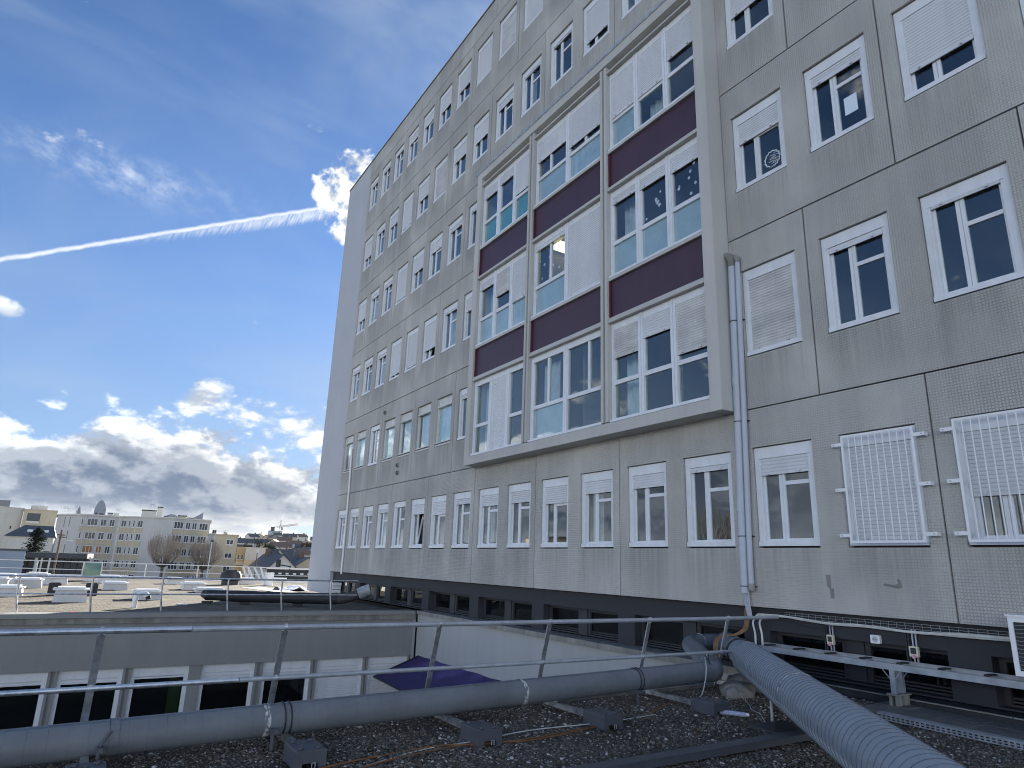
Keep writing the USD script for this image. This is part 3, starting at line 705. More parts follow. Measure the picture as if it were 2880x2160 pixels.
# --- dark plinth with basement windows, the ledge at its foot
PX, PZ0, PZ1 = S + 0.13, -1.345, ROW_Z[0] * S + 0.01
OPN = []
s = EVEN
for n in range(-5, 9):
    a, b = s + n * MOD + 0.225, s + (n + 1) * MOD - 0.225
    if b < Y_PIER: OPN.append((a, b))
mb = MB(); sheet_with_holes(mb, PX, 0.3, -0.9 * S, Y_PIER + 0.35, PZ0, PZ1, [(a, b, -1.325, -0.81) for a, b in OPN]); obj('plinth', mb, M['plinth'], hosp)
for n, (a, b) in enumerate(OPN):
    mb = MB(); c = (a + b) / 2
    mb.box(PX + 0.14, PX + 0.25, c - 0.12, c + 0.12, -1.323, -0.812)
    for p, q in ((a, c - 0.122), (c + 0.122, b)):
        mb.box(PX + 0.16, PX + 0.24, p + 0.002, p + 0.07, -1.323, -0.812); mb.box(PX + 0.16, PX + 0.24, q - 0.07, q - 0.002, -1.323, -0.812)
        mb.box(PX + 0.16, PX + 0.24, p + 0.0705, q - 0.0705, -0.87, -0.812)
        for t in range(3): mb.box(PX + 0.15 + 0.03 * t, PX + 0.19 + 0.03 * t, p + 0.0705, q - 0.0705, -1.323 + 0.035 * t, -1.300 + 0.035 * t)
    w = obj('basement_window', mb, M['plinth_frame'], hosp)
    for p, q in ((a, c - 0.122), (c + 0.122, b)):
        mb = MB(); mb.box(PX + 0.20, PX + 0.206, p + 0.0705, q - 0.0705, -1.22, -0.871); obj('pane', mb, M['glass_dark'], w)
mb = MB(); mb.box(PX + 0.6, PX + 0.7, -0.9 * S, Y_PIER, -1.345, PZ1); mb.box(S + 0.61, S + 12, -0.9 * S, Y_END, -9.0, -1.47); mb.box(S + 11.9, S + 12, -0.9 * S, Y_END, -1.469, ROW_Z[7] * S - 0.01); mb.box(PX + 0.31, PX + 0.7, -0.9 * S, Y_PIER, -1.40, -1.33)
obj('basement_wall', mb, M['plinth'], hosp)

# ------------------------------------------------------------------ near roof, ledge and courtyard
RZ = -1.49
mb = MB(); mb.box(-22, S + 0.25, -16, 6.60, RZ - 0.45, RZ); obj('gravel_roof', mb, M['gravel_bed'], kind='structure')
mb = MB(); mb.box(-22, S + 0.02, 6.603, 6.74, RZ - 0.9, RZ + 0.035); obj('roof_kerb', mb, M['coping'], kind='structure')
mb = MB(); mb.box(-60, S + 0.4, 6.75, 18.4, -5.6, -5.3); obj('courtyard_floor', mb, M['paving'], kind='structure')
mb = MB(); mb.prism([(S + 0.03, -1.392), (PX + 0.06, -1.347), (PX + 0.06, -1.485), (S + 0.03, -1.485)], -12, 6.60, 'y')
lg = obj('upstand', mb, M['bitumen'], hosp)
mb = MB()
for n in range(10):
    y = 6.58 - n * 1.0
    mb.box(S + 0.012, S + 0.045, y - 0.985, y, -1.400, -1.386)
obj('edge_strip', mb, M['coping'], lg)
mb = MB(); mb.prism([(S - 0.10, -1.365), (PX + 0.05, -1.346), (PX + 0.05, -1.462), (S - 0.10, -1.462)], 6.605, 18.345, 'y'); obj('coping', mb, M['coping'], hosp)
mb = MB(); mb.box(S - 0.03, S + 0.6, 6.605, 18.40, -6, -1.463); obj('courtyard_wall', mb, M['court_wall'], hosp)

# --- gravel: loose stones over the roof, individually small and far too many to count
def pebbles():
    rs = np.random.RandomState(11)
    P = np.stack([rs.uniform(-0.6, 8.55, 150000), rs.uniform(2.2, 6.55, 150000)], 1)
    d = np.stack([P[:, 0], P[:, 1], np.full(len(P), RZ)], 1); zc = d @ fw
    u = d @ rt / zc * 23.214 / 18; v = d @ up / zc * 23.214 / 13.5
    keep = (zc > 0.5) & (np.abs(u) < 1.05) & (np.abs(v) < 1.06)
    keep &= ~((P[:, 0] > 7.86) & (P[:, 1] < 4.9))
    dens = meshkit.fbm(np.stack([P[:, 0] * 1.3, P[:, 1] * 1.3, 0 * P[:, 0]], 1), 3, 5)
    keep &= rs.uniform(0, 1, len(P)) < np.clip((dens - 0.18) * 2.3, 0.25, 1.0)
    P = P[keep]
    path = '/World/gravel'
    pi = UsdGeom.PointInstancer.Define(stage, path)
    protos = []
    tones = [(0.060, 0.052, 0.044), (0.125, 0.105, 0.082), (0.19, 0.175, 0.155), (0.090, 0.070, 0.050), (0.46, 0.45, 0.42)]
    for i, c in enumerate(tones):
        ic = trimesh.creation.icosphere(subdivisions=1); vv = np.array(ic.vertices)
        vv *= (0.75 + 0.5 * meshkit.noise(vv * 1.7 + i * 9.3, i))[:, None]; vv *= [1.15, 0.85, 0.55]
        usdkit.mesh(stage, f'{path}/stone_shape' + (f'_{i:03d}' if i else ''), (vv, ic.faces), shade(f'gravel_stone_{i}', c, 0.8, 0.3, 30.0), smooth=True)
        protos.append(f'{path}/stone_shape' + (f'_{i:03d}' if i else ''))
    for q in protos: pi.GetPrototypesRel().AddTarget(q)
    n = len(P)
    size = np.clip(rs.lognormal(-4.86, 0.36, n), 0.0035, 0.021)
    zz = RZ + size * 0.25 + np.maximum(0, meshkit.noise(np.stack([P[:, 0] * 2, P[:, 1] * 2, 0 * P[:, 0]], 1), 3) - 0.5) * 0.03
    pi.CreatePositionsAttr(Vt.Vec3fArray.FromNumpy(np.stack([P[:, 0], P[:, 1], zz], 1).astype(np.float32)))
    pi.CreateScalesAttr(Vt.Vec3fArray.FromNumpy(np.repeat(size[:, None], 3, 1).astype(np.float32)))
    a = rs.uniform(0, 2 * PI, n); t = rs.normal(0, 0.25, n)
    q = np.stack([np.cos(a / 2), np.sin(t) * 0.5, np.sin(t) * 0.3, np.sin(a / 2)], 1); q /= np.linalg.norm(q, axis=1, keepdims=True)
    pi.CreateOrientationsAttr(Vt.QuathArray([Gf.Quath(*map(float, r)) for r in q]))
    pi.CreateProtoIndicesAttr(Vt.IntArray.FromNumpy(rs.choice(5, n, p=[0.40, 0.24, 0.14, 0.165, 0.055]).astype(np.int32)))
    tag(pi, 'dark grey and brown gravel with pale chips on the near roof', 'gravel', kind='stuff')
pebbles()

# --- paving slabs at the right
pv = thing('paving', 'two rows of grey concrete slabs on the roof beside the dark wall', 'paving', (8.1, 3.5, RZ))
for i in range(10):
    for j, (x0, x1) in enumerate(((7.90, 8.275), (8.285, 8.60))):
        y1 = 4.86 - i * 0.383 + (0.02 if j else 0)
        dz = rng.uniform(0, 0.008)
        mb = MB(); mb.prism(sg.box(x0, y1 - 0.372, x1, y1).buffer(-0.006).buffer(0.006), RZ + 0.004, RZ + 0.034 + dz, 'z'); obj('slab', mb, M['paving'], pv)

# --- guard rail of the near roof
gr = thing('guard_rail', 'galvanised guard rail with leaning posts and plastic counterweights on the near roof edge', 'railing', (4, 6.5, RZ))
TOPY, TOPZ, MIDY, MIDZ, FOOTY = 6.30, -0.60, 6.44, -1.035, 6.58
POSTX = [-1.16, 0.261, 1.663, 3.185, 4.548, 6.052, 7.47]
for nm, y, z, r, x1 in (('top_rail', TOPY, TOPZ, 0.0235, 8.50), ('mid_rail', MIDY, MIDZ, 0.0205, 7.95)):
    mb = MB(); mb.tube([(-3.0, y, z), (1.35 if nm == 'mid_rail' else 0.9, y, z)], r, 12); obj(nm, mb, M['alu'], gr)
    mb = MB(); mb.tube([(1.358 if nm == 'mid_rail' else 0.908, y, z), (3.9, y, z)], r, 12); mb.tube([(3.905, y, z), (x1, y, z)], r, 12); obj(nm, mb, M['galv'], gr)
for i, x in enumerate(POSTX):
    mb = MB()
    a, b = np.array([x, TOPY + 0.02, TOPZ - 0.03]), np.array([x, FOOTY, RZ + 0.02])
    mb.bar(a, b, 0.052, 0.014, (0, 1, 0))
    mb.bar(a + [0.024, 0.012, 0], b + [0.024, 0.012, 0], 0.008, 0.03, (0, 1, 0))
    mb.tube([(x - 0.012, TOPY, TOPZ), (x + 0.012, TOPY, TOPZ)], 0.031, 12); mb.tube([(x - 0.012, MIDY, MIDZ), (x + 0.012, MIDY, MIDZ)], 0.028, 12)
    obj('post', mb, M['alu'], gr)
    if i == 0: continue
    mb = MB(); mb.bar((x + 0.02, FOOTY, RZ + 0.07), (x + 0.02, 5.52, RZ + 0.07), 0.05, 0.05); obj('base_tube', mb, M['alu'], gr)
def counterweight(xc, y0, y1, lab=None):
    w = 0.115; mb = MB(); h0, h1 = RZ + 0.004, RZ + 0.137
    prof = sg.Polygon([(xc - w, h0), (xc - w * 0.55, h0), (xc - w * 0.5, h0 + 0.045), (xc + w * 0.5, h0 + 0.045), (xc + w * 0.55, h0), (xc + w, h0), (xc + w, h1), (xc - w, h1)]).buffer(-0.012).buffer(0.012)
    mb.prism([(x, z) for x, z in prof.exterior.coords], y0, y1, 'y')
    b = obj('counterweight', mb, M['grey_plastic'], gr, label=lab)
    for sx, yy in ((-1, y0 + 0.055), (-1, y1 - 0.06), (1, y0 + 0.055), (1, y1 - 0.06), (0, (y0 + y1) / 2 + 0.06)):
        mb = MB(); mb.cyl((xc + sx * 0.065, yy), 0.021, h1 + 0.0005, h1 + (0.014 if sx else 0.006), 14); obj('knob', mb, M['grey_plastic'], b)
    mb = MB(); mb.tube([(xc + 0.01, y0 - 0.002, h0 + 0.01), (xc + 0.01, y0 - 0.002, h0 + 0.045), (xc + 0.035, y0 - 0.002, h0 + 0.045), (xc + 0.035, y0 - 0.002, h0 + 0.01)], 0.004, 6); obj('handle_eye', mb, M['galv'], b)
for x in POSTX[1:6]: counterweight(x + 0.02, 5.28, 5.60)

# --- the grey ventilation pipe lying behind the rail
pp = thing('ventilation_pipe', 'long grey painted pipe running along the near roof edge with two elbows at the wall', 'pipe', (3.5, 6.0, RZ))
PA, PB = np.array([-3.0, 5.93, -1.352]), np.array([7.02, 6.30, -1.236])
pr = 0.122
def along(t): return PA + (PB - PA) * t
mb = MB(); mb.tube([along(t) for t in np.linspace(0, 1, 14)], pr, 40); obj('pipe_run', mb, M['pipe'], pp, smooth=40)
L = np.linalg.norm(PB - PA)
ax = (PB - PA) / L
def ring(mb, c, axis, r, wire, sides=40, ws=6):
    axis = np.asarray(axis, float) / np.linalg.norm(axis)
    a = np.cross(axis, [0, 0, 1.0]); a /= np.linalg.norm(a); b = np.cross(axis, a)
    pts = [np.asarray(c) + r * (math.cos(q) * a + math.sin(q) * b) for q in np.linspace(0, 2 * PI, sides + 1)]
    mb.tube(pts, wire, ws, caps=False)
for n in range(int(L / 0.124)):
    c = PA + ax * (0.06 + n * 0.124)
    if c[0] < -1.0: continue
    mb = MB(); ring(mb, c, ax + np.array([0, 0.0, 0.0]), pr - 0.0005, 0.0026, 32, 5); obj('seam', mb, M['pipe'], pp)
for xs in (1.52, 4.10):
    t = (xs - PA[0]) / (PB[0] - PA[0]); c = along(t)
    mb = MB(); mb.tube([c - ax * 0.022, c - ax * 0.008, c + ax * 0.010, c + ax * 0.024], [pr + 0.002, pr + 0.0045, pr + 0.0035, pr + 0.002], 40, caps=False); obj('worn_tape', mb, M['collar'], pp, label='band of flaking whitish tape')
for xs in (0.44, 1.66, 5.72):
    t = (xs - PA[0]) / (PB[0] - PA[0]); c = along(t)
    for dx in ((0.0, 0.05) if xs > 1 else (0.0,)):
        mb = MB()
        if xs > 1: ring(mb, c + ax * dx, ax, pr + 0.004, 0.006)
        else: mb.tube([c - ax * 0.03, c + ax * 0.03], pr + 0.006, 40, caps=False)
        obj('strap', mb, M['black'] if xs > 1 else M['pipe'], pp)
for xs in (0.36, 1.555, 5.60):
    t = (xs - PA[0]) / (PB[0] - PA[0]); c = along(t)
    mb = MB(); mb.tube([(xs, c[1] - 0.20, RZ + 0.002), (xs, c[1] - 0.185, RZ + 0.16)], 0.017, 10); mb.bar((xs, c[1] - 0.30, RZ + 0.16), (xs, c[1] + 0.25, RZ + 0.105), 0.03, 0.03)
    if xs < 1: mb.tube(smooth_tube([(xs, c[1] - 0.185, RZ + 0.16), (xs + 0.03, c[1] - 0.165, RZ + 0.21), (xs + 0.06, c[1] - 0.145, RZ + 0.25)]), 0.010, 8)
    obj('support_leg', mb, M['grey_plastic'], pp)
E1 = [PB, PB + ax * 0.10, np.array([7.26, 6.42, -1.222]), np.array([7.41, 6.60, -1.205]), np.array([7.58, 6.84, -1.180]), np.array([7.83, 7.20, -1.135])]
mb = MB(); mb.tube(smooth_tube(E1[:4], 8), pr + 0.004, 36); obj('elbow', mb, M['pipe'], pp, smooth=40)
mb = MB(); mb.tube([E1[3], E1[4], E1[5]], pr, 36); obj('pipe_run', mb, M['pipe'], pp, smooth=40)
E2 = [E1[5], np.array([7.98, 7.42, -1.112]), np.array([8.12, 7.60, -1.092]), np.array([8.30, 7.70, -1.085]), np.array([8.46, 7.73, -1.083])]
mb = MB(); mb.tube(smooth_tube(E2, 8), pr + 0.004, 36); obj('elbow', mb, M['pipe'], pp, smooth=40)
mb = MB(); mb.tube([E2[-1], (9.1, 7.75, -1.08)], pr, 36); obj('pipe_run', mb, M['pipe'], pp, smooth=40)
for c, a in ((E1[3], E1[4] - E1[3]), (E2[-1], np.array([1.0, 0.02, 0]))):
    mb = MB(); ring(mb, c, a, pr + 0.006, 0.005); obj('joint_band', mb, M['collar'], pp)

# --- the big spiral duct coming towards the viewer
dt = thing('spiral_duct', 'thick pale grey spiral seamed duct running from the dark wall towards the right foreground', 'duct', (6.0, 4.2, RZ))
DA = np.array([2.42, 0.335, -1.10]); dd = np.array([0.669, 0.743, 0.0]); dd /= np.linalg.norm(dd)
R1, R0 = 0.210, 0.176
def DP(t): return DA + dd * t
T_COL = 7.90                      # where the wide part begins
mb = MB(); mb.tube([DP(t) for t in np.linspace(0, T_COL, 20)], R1, 56); obj('duct_run', mb, M['duct'], dt, smooth=40)
dside = np.cross(dd, [0, 0, 1.0]); dup_ = np.array([0, 0, 1.0])
def helix(t0, t1, r, pitch, wire):
    n = int((t1 - t0) / pitch * 40); pts = []
    for i in range(n + 1):
        q = 2 * PI * i / 40; t = t0 + pitch * i / 40
        pts.append(DP(t) + r * (math.cos(q) * dside + math.sin(q) * dup_))
    return pts
mb = MB(); mb.tube(helix(0.2, T_COL - 0.05, R1 + 0.0005, 0.095, 0), 0.0035, 5); obj('spiral_seam', mb, M['seam'], dt)
for t, w in ((T_COL - 0.01, 0.012), (5.12, 0.012)):
    mb = MB(); mb.tube([DP(t - w), DP(t - w / 2), DP(t + w / 2), DP(t + w)], [R1 + 0.001, R1 + 0.006, R1 + 0.005, R1 + 0.001], 56, caps=False); obj('white_collar', mb, M['collar'], dt)
mb = MB(); ring(mb, DP(T_COL + 0.025), dd, R1 - 0.012, 0.016); obj('rubber_gasket', mb, M['black'], dt)
U = [DP(T_COL), DP(T_COL + 0.5), DP(T_COL + 1.0), DP(T_COL + 1.9)]
mb = MB(); mb.tube(smooth_tube(U, 8), R0, 48); obj('duct_run', mb, M['duct'], dt, smooth=40)
mb = MB()
for n in range(16):
    t = T_COL + 0.12 + n * 0.095; ring(mb, DP(t), dd, R0 - 0.0005, 0.003, 36, 5)
obj('spiral_seam', mb, M['seam'], dt)
mb = MB(); ring(mb, DP(T_COL + 0.62), dd, R0 + 0.008, 0.011); obj('cable_loop', mb, M['black'], dt)

# --- cable tray on legs along the wall
tr = thing('cable_tray', 'galvanised ladder cable tray on short legs along the dark wall', 'cable tray', (8.45, 4.0, RZ))
for x, zb, zt in ((8.36, -1.062, -0.990), (8.565, -1.045, -0.960)):
    mb = MB(); mb.box(x - 0.004, x + 0.004, 1.0, 6.63, zb, zt); s = 1 if x < 8.5 else -1
    mb.box(x + s * 0.0045, x + s * 0.03, 1.0, 6.63, zt - 0.006, zt); mb.box(x + s * 0.0045, x + s * 0.03, 1.0, 6.63, zb, zb + 0.006)
    obj('side_rail', mb, M['galv'], tr)
for n in range(12):
    y = 6.43 - n * 0.46
    mb = MB(); mb.add(*(lambda q: (q.v[0], q.f[0]))(MB().box(8.355, 8.60, y - 0.022, y + 0.022, -0.986, -0.968))); obj('rung', mb, M['black'], tr)
for y in (4.68, 1.9):
    for x in (8.38, 8.54):
        mb = MB(); mb.box(x - 0.025, x + 0.025, y - 0.03, y + 0.03, -1.32, -1.0625)
        for s in (-1, 1): mb.bar((x - 0.02, y + s * 0.03, -1.16), (x - 0.02, y + s * 0.11, -1.064), 0.008, 0.008, (1, 0, 0))
        obj('leg', mb, M['galv'], tr)
        mb = MB(); mb.box(x - 0.07, x + 0.07, y - 0.07, y + 0.07, -1.336, -1.3205); mb.box(x - 0.05, x + 0.05, y - 0.05, y - 0.02, -1.488, -1.3365); mb.box(x - 0.05, x + 0.05, y + 0.02, y + 0.05, -1.488, -1.3365); obj('foot', mb, M['coping'], tr)
for name, lab, a, b, w, h in (('steel_channel', 'dark grey flat steel channel lying on the gravel and passing under the spiral duct', (2.6, 4.22, RZ + 0.05), (6.35, 4.22, RZ + 0.05), 0.13, 0.06),
                              ('perforated_channel', 'galvanised channel with a perforated side lying between spiral duct and paving', (7.62, 4.45, RZ + 0.045), (7.50, 0.8, RZ + 0.045), 0.10, 0.07)):
    t_ = thing(name, lab, 'steel channel', ((a[0] + b[0]) / 2, (a[1] + b[1]) / 2, RZ))
    mb = MB(); a, b = np.array(a), np.array(b); d_ = (b - a) / np.linalg.norm(b - a); sd_ = np.cross(d_, [0, 0, 1.0])
    mb.bar(a + [0, 0, h / 2], b + [0, 0, h / 2], w, 0.006); mb.bar(a + sd_ * (w / 2 - 0.003), b + sd_ * (w / 2 - 0.003), 0.005, h - 0.008); mb.bar(a - sd_ * (w / 2 - 0.003), b - sd_ * (w / 2 - 0.003), 0.005, h - 0.008)
    obj('profile', mb, M['galv'] if 'perf' in name else M['grey_plastic'], t_)
    if 'perf' not in name: continue
    mb = MB()
    for n in range(int(np.linalg.norm(b - a) / 0.05)):
        for sg_ in (-1, 1):
            for zz in (-0.012, 0.012):
                c = a + d_ * (0.03 + n * 0.05) + sd_ * sg_ * (w / 2 + 0.0005); c = c + [0, 0, zz]
                mb.obox(c, (d_, sd_, (0, 0, 1)), (0.014, 0.0012, 0.006))
    obj('perforation', mb, M['black'], t_, kind='stuff')
mb = MB(); mb.prism(sg.box(5.90, 4.32, 6.42, 4.80), RZ + 0.003, RZ + 0.03, 'z'); tag(obj('rubber_mat', mb, M['bitumen']), 'dark square mat under the support of the spiral duct', 'mat')
mb = MB(); mb.tube([(6.35, 4.86, RZ + 0.003), (6.35, 4.86, RZ + 0.22)], 0.014, 8); obj('support_leg', mb, M['galv'], dt)

# --- pipes on the facade
dp = thing('downpipe', 'thick grey plastic conduit fixed to the facade beside the window bay', 'pipe', (8.5, 6.85, -0.3))
mb = MB(); mb.tube(smooth_tube([(8.53, 6.855, -0.30), (8.53, 6.845, 0.5), (8.53, 6.80, 2.3), (8.53, 6.745, 4.98)], 6), 0.062, 20); obj('pipe_run', mb, M['pvc'], dp, smooth=40)
for z, y in ((0.9, 6.842), (2.9, 6.79)): mb = MB(); mb.tube([(8.53, y, z), (8.53, y, z + 0.16)], 0.068, 20); obj('sleeve', mb, M['pvc'], dp, smooth=40)
mb = MB(); mb.tube(smooth_tube([(8.53, 6.745, 4.98), (8.53, 6.75, 5.10), (8.53, 6.80, 5.19), (8.53, 6.90, 5.22)], 6), 0.067, 18); obj('elbow', mb, M['coping'], dp, smooth=40)
mb = MB(); mb.tube([(8.53, 6.90, 5.22), (8.53, 6.935, 5.235)], 0.075, 18); obj('open_end', mb, M['black'], dp)
dp2 = thing('conduit', 'thinner grey conduit right beside the thick one on the facade', 'pipe', (8.5, 6.73, -0.25))
mb = MB(); mb.tube(smooth_tube([(8.54, 6.745, -0.25), (8.54, 6.735, 0.5), (8.54, 6.69, 2.3), (8.54, 6.635, 5.02)], 6), 0.042, 16); obj('pipe_run', mb, M['pvc'], dp2, smooth=40)
mb = MB(); mb.tube(smooth_tube([(8.54, 6.635, 5.02), (8.54, 6.645, 5.10), (8.54, 6.70, 5.15)], 6), 0.046, 14); obj('elbow', mb, M['coping'], dp2, smooth=40)
mb = MB(); mb.tube([(8.54, 6.742, -0.26), (8.54, 6.742, -0.16)], 0.05, 14); obj('end_cap', mb, M['coping'], dp2)
for z in (-0.2, 0.53, 2.31, 4.0):
    yc = np.interp(z, [-0.3, 0.5, 2.3, 4.98], [6.855, 6.845, 6.80, 6.745])
    mb = MB(); ring(mb, (8.53, yc, z), (0, 0, 1), 0.066, 0.006, 20) if False else mb.tube([(8.53, yc, z - 0.006), (8.53, yc, z + 0.006)], 0.071, 20); mb.box(8.55, 8.60, yc - 0.17, yc + 0.09, z - 0.006, z + 0.006); obj('pipe_clip', mb, M['black'], dp)
mb = MB(); mb.tube([(8.55, 25.42, -0.56), (8.55, 25.46, 2.6), (8.55, 25.58, 4.25)], 0.035, 10)
tag(obj('thin_white_pipe', mb, M['white']), 'thin white pipe running down the far left end of the facade', 'pipe')
for nm, y, z, lb in (('facade_vent', 20.82, 3.10, 'upper of two small round dark vents in the facade under the old windows'), ('facade_vent', 20.78, 2.84, 'lower of two small round dark vents in the facade under the old windows'), ('facade_vent', 22.36, 5.18, 'small dark round vent high on the facade above an old frosted window')):
    t_ = thing(nm, lb, 'vent', (8.58, y, z)); mb = MB(); mb.tube([(8.54, y, z), (8.599, y, z)], 0.07, 18); obj('rim', mb, M['coping'], t_, smooth=40); mb = MB(); mb.tube([(8.533, y, z), (8.5395, y, z)], 0.055, 18); obj('opening', mb, M['black'], t_)
for n, (pts, lb) in enumerate((([(5.57, 0.0), (5.50, 0.0), (5.505, -0.17), (5.47, -0.17), (5.475, -0.3), (5.52, -0.3), (5.53, -0.17), (5.56, -0.15)], 'upright grey mortar patch on the facade below the barred window'),
                               ([(4.80, -0.105), (4.62, -0.135), (4.56, -0.12), (4.575, -0.05), (4.60, -0.02), (4.62, -0.03), (4.61, -0.08), (4.66, -0.095), (4.78, -0.08)], 'crooked grey chipped patch on the facade near the panel joint'))):
    mb = MB(); mb.prism(pts, S - 0.004, S - 0.001, 'x'); tag(obj('mortar_patch', mb, M['coping']), lb, 'patch')

# --- window grilles
def grille(y0, y1, z0, z1, lb):
    t_ = thing('window_grille', lb, 'grille', (8.5, y0, z0), 'white bar grilles over the ground floor windows')
    X = 8.50; mb = MB()
    mb.box(X, X + 0.012, y0, y0 + 0.03, z0, z1); mb.box(X, X + 0.012, y1 - 0.03, y1, z0, z1); mb.box(X, X + 0.012, y0 + 0.0305, y1 - 0.0305, z0, z0 + 0.028); mb.box(X, X + 0.012, y0 + 0.0305, y1 - 0.0305, z1 - 0.028, z1)
    obj('frame', mb, M['white'], t_)
    for n in range(9):
        y = y0 + 0.015 + (y1 - y0 - 0.03) * (n + 1) / 10; mb = MB(); mb.tube([(X + 0.006, y, z0 + 0.0285), (X + 0.006, y, z1 - 0.0285)], 0.0075, 8); obj('bar', mb, M['white'], t_)
    for f in (0.07, 0.49, 0.92):
        z = z0 + f * (z1 - z0)
        for s, y in ((-1, y0), (1, y1)):
            mb = MB(); mb.box(X - 0.004, X - 0.0005, min(y, y + s * 0.125) - 0.01, max(y, y + s * 0.125) + 0.01, z - 0.022, z + 0.022); mb.box(X - 0.001, S, y + s * 0.115 - 0.012, y + s * 0.115 + 0.012, z - 0.022, z + 0.022)
            l_ = obj('lug', mb, M['white'], t_)
            mb = MB(); mb.tube([(X - 0.010, y + s * 0.10, z), (X - 0.0045, y + s * 0.10, z)], 0.008, 8); obj('bolt', mb, M['galv'], l_)
grille(4.165, 5.115, 0.41, 1.83, 'white bar grille over the fully shuttered window left of the panel joint')
grille(2.765, 3.712, 0.41, 1.84, 'white bar grille at the right edge over a half shuttered window')

# --- air conditioner at the right edge
ac = thing('air_conditioner', 'white outdoor air conditioner with a dark grille at the right edge', 'air conditioner', (8.4, 2.9, -0.93))
X0, YA, YB, ZA, ZB = 8.24, 2.465, 3.345, -0.925, -0.355
mb = MB()
mb.box(X0 + 0.02, 8.56, YA, YB, ZA, ZB); mb.box(X0, X0 + 0.0195, YA, YA + 0.16, ZA, ZB); mb.box(X0, X0 + 0.0195, YB - 0.045, YB, ZA, ZB); mb.box(X0, X0 + 0.0195, YA + 0.1605, YB - 0.0455, ZA, ZA + 0.05); mb.box(X0, X0 + 0.0195, YA + 0.1605, YB - 0.0455, ZB - 0.05, ZB)
obj('casing', mb, M['white'], ac)
mb = MB(); mb.box(X0 - 0.012, 8.575, YA - 0.015, YB + 0.015, ZB + 0.0005, ZB + 0.022); obj('top_cover', mb, M['white'], ac)
mb = MB(); mb.box(X0 + 0.014, X0 + 0.0195, YA + 0.162, YB - 0.047, ZA + 0.051, ZB - 0.051); g_ = obj('grille_opening', mb, M['plinth'], ac)
mb = MB()
for n in range(12): mb.box(X0 + 0.002, X0 + 0.006, YA + 0.162, YB - 0.047, ZA + 0.07 + n * 0.038, ZA + 0.073 + n * 0.038)
obj('grille_wire', mb, M['galv'], g_)
mb = MB(); mb.tube([(X0 + 0.010, (YA + YB) / 2, (ZA + ZB) / 2), (X0 + 0.0135, (YA + YB) / 2, (ZA + ZB) / 2)], 0.22, 32); obj('fan_disc', mb, M['black'], g_)
for y in (YA + 0.12, YB - 0.12):
    mb = MB(); mb.box(8.30, 8.73, y - 0.015, y + 0.015, ZA - 0.03, ZA - 0.001); obj('bracket', mb, M['galv'], ac)

# --- electrical bits on the dark wall
def switchbox(y0, y1, z0, z1, lb):
    t_ = thing('switch_box', lb, 'switch', (8.69, y0, z0), 'isolator switches hanging on rails on the dark wall')
    c = (y0 + y1) / 2
    for yy in (c + 0.10, c + 0.07, c - 0.02, c + 0.02): mb = MB(); mb.box(8.700, 8.712, yy - 0.008, yy + 0.008, -1.02, -0.60); obj('hanging_rail', mb, M['plinth_frame'] if yy > c + 0.05 else M['galv'], t_)
    mb = MB(); mb.prism(sg.box(y0, z0, y1, z1).buffer(-0.008).buffer(0.008), 8.655, 8.6995, 'x'); obj('body', mb, M['cream'], t_)
    mb = MB(); mb.box(8.650, 8.6545, y0 + 0.018, y1 - 0.018, z0 + 0.035, z1 - 0.018); obj('face_plate', mb, M['plinth_frame'], t_)
    mb = MB(); mb.tube([(8.62, c - 0.012, z0 + 0.004), (8.6545, c - 0.012, z0 + 0.004)], 0.02, 14); obj('knob', mb, M['pink'], t_)
switchbox(5.585, 5.675, -0.893, -0.772, 'cream isolator switch with a pink knob, left one above the cable tray')
switchbox(4.505, 4.605, -0.915, -0.795, 'cream isolator switch with a pink knob, right one above the cable tray')
t_ = thing('wall_socket', 'white square outdoor socket on the dark wall between two switches', 'socket', (8.7, 5.03, -0.76))
mb = MB(); mb.prism(sg.box(4.97, -0.815, 5.09, -0.715).buffer(-0.01).buffer(0.01), 8.685, 8.7295, 'x'); obj('body', mb, M['white'], t_)
mb = MB(); mb.tube([(8.681, 5.03, -0.765), (8.6845, 5.03, -0.765)], 0.036, 18); f_ = obj('face', mb, M['pvc'], t_)
mb = MB(); mb.tube([(8.679, 5.045, -0.765), (8.6808, 5.045, -0.765)], 0.006, 8); mb.tube([(8.679, 5.015, -0.765), (8.6808, 5.015, -0.765)], 0.006, 8); obj('hole', mb, M['black'], f_)
t_ = thing('wire_basket', 'thin wire mesh cable basket under the lower edge of the facade panels', 'cable basket', (8.66, 4.5, -0.57))
mb = MB()
for z, x in ((-0.535, 8.66), (-0.565, 8.655), (-0.60, 8.66)): mb.tube([(x, 1.5, z), (x, 6.3, z)], 0.0022, 5)
obj('long_wire', mb, M['galv'], t_)
mb = MB()
for n in range(48): mb.tube([(8.657, 1.52 + n * 0.10, -0.605), (8.657, 1.52 + n * 0.10, -0.53)], 0.002, 5)
obj('cross_wire', mb, M['galv'], t_)
t_ = thing('cable_bundle', 'bundle of whitish cables running along the dark wall below the facade', 'cable', (8.64, 5.0, -0.6))
for n in range(5):
    o = [rng.uniform(-0.012, 0.012) for _ in range(9)]
    pts = [(8.645 - 0.004 * n, y, z + 0.010 * (n - 2) * 0.55 + oo) for (y, z), oo in zip(((6.74, -0.600), (6.4, -0.585), (6.0, -0.600), (5.6, -0.622), (5.2, -0.612), (4.9, -0.612), (4.47, -0.632), (4.0, -0.612), (3.3, -0.600)), o)]
    mb = MB(); mb.tube(smooth_tube(pts, 6), 0.0085 if n < 4 else 0.005, 6); obj('cable', mb, M['white_cable'], t_)
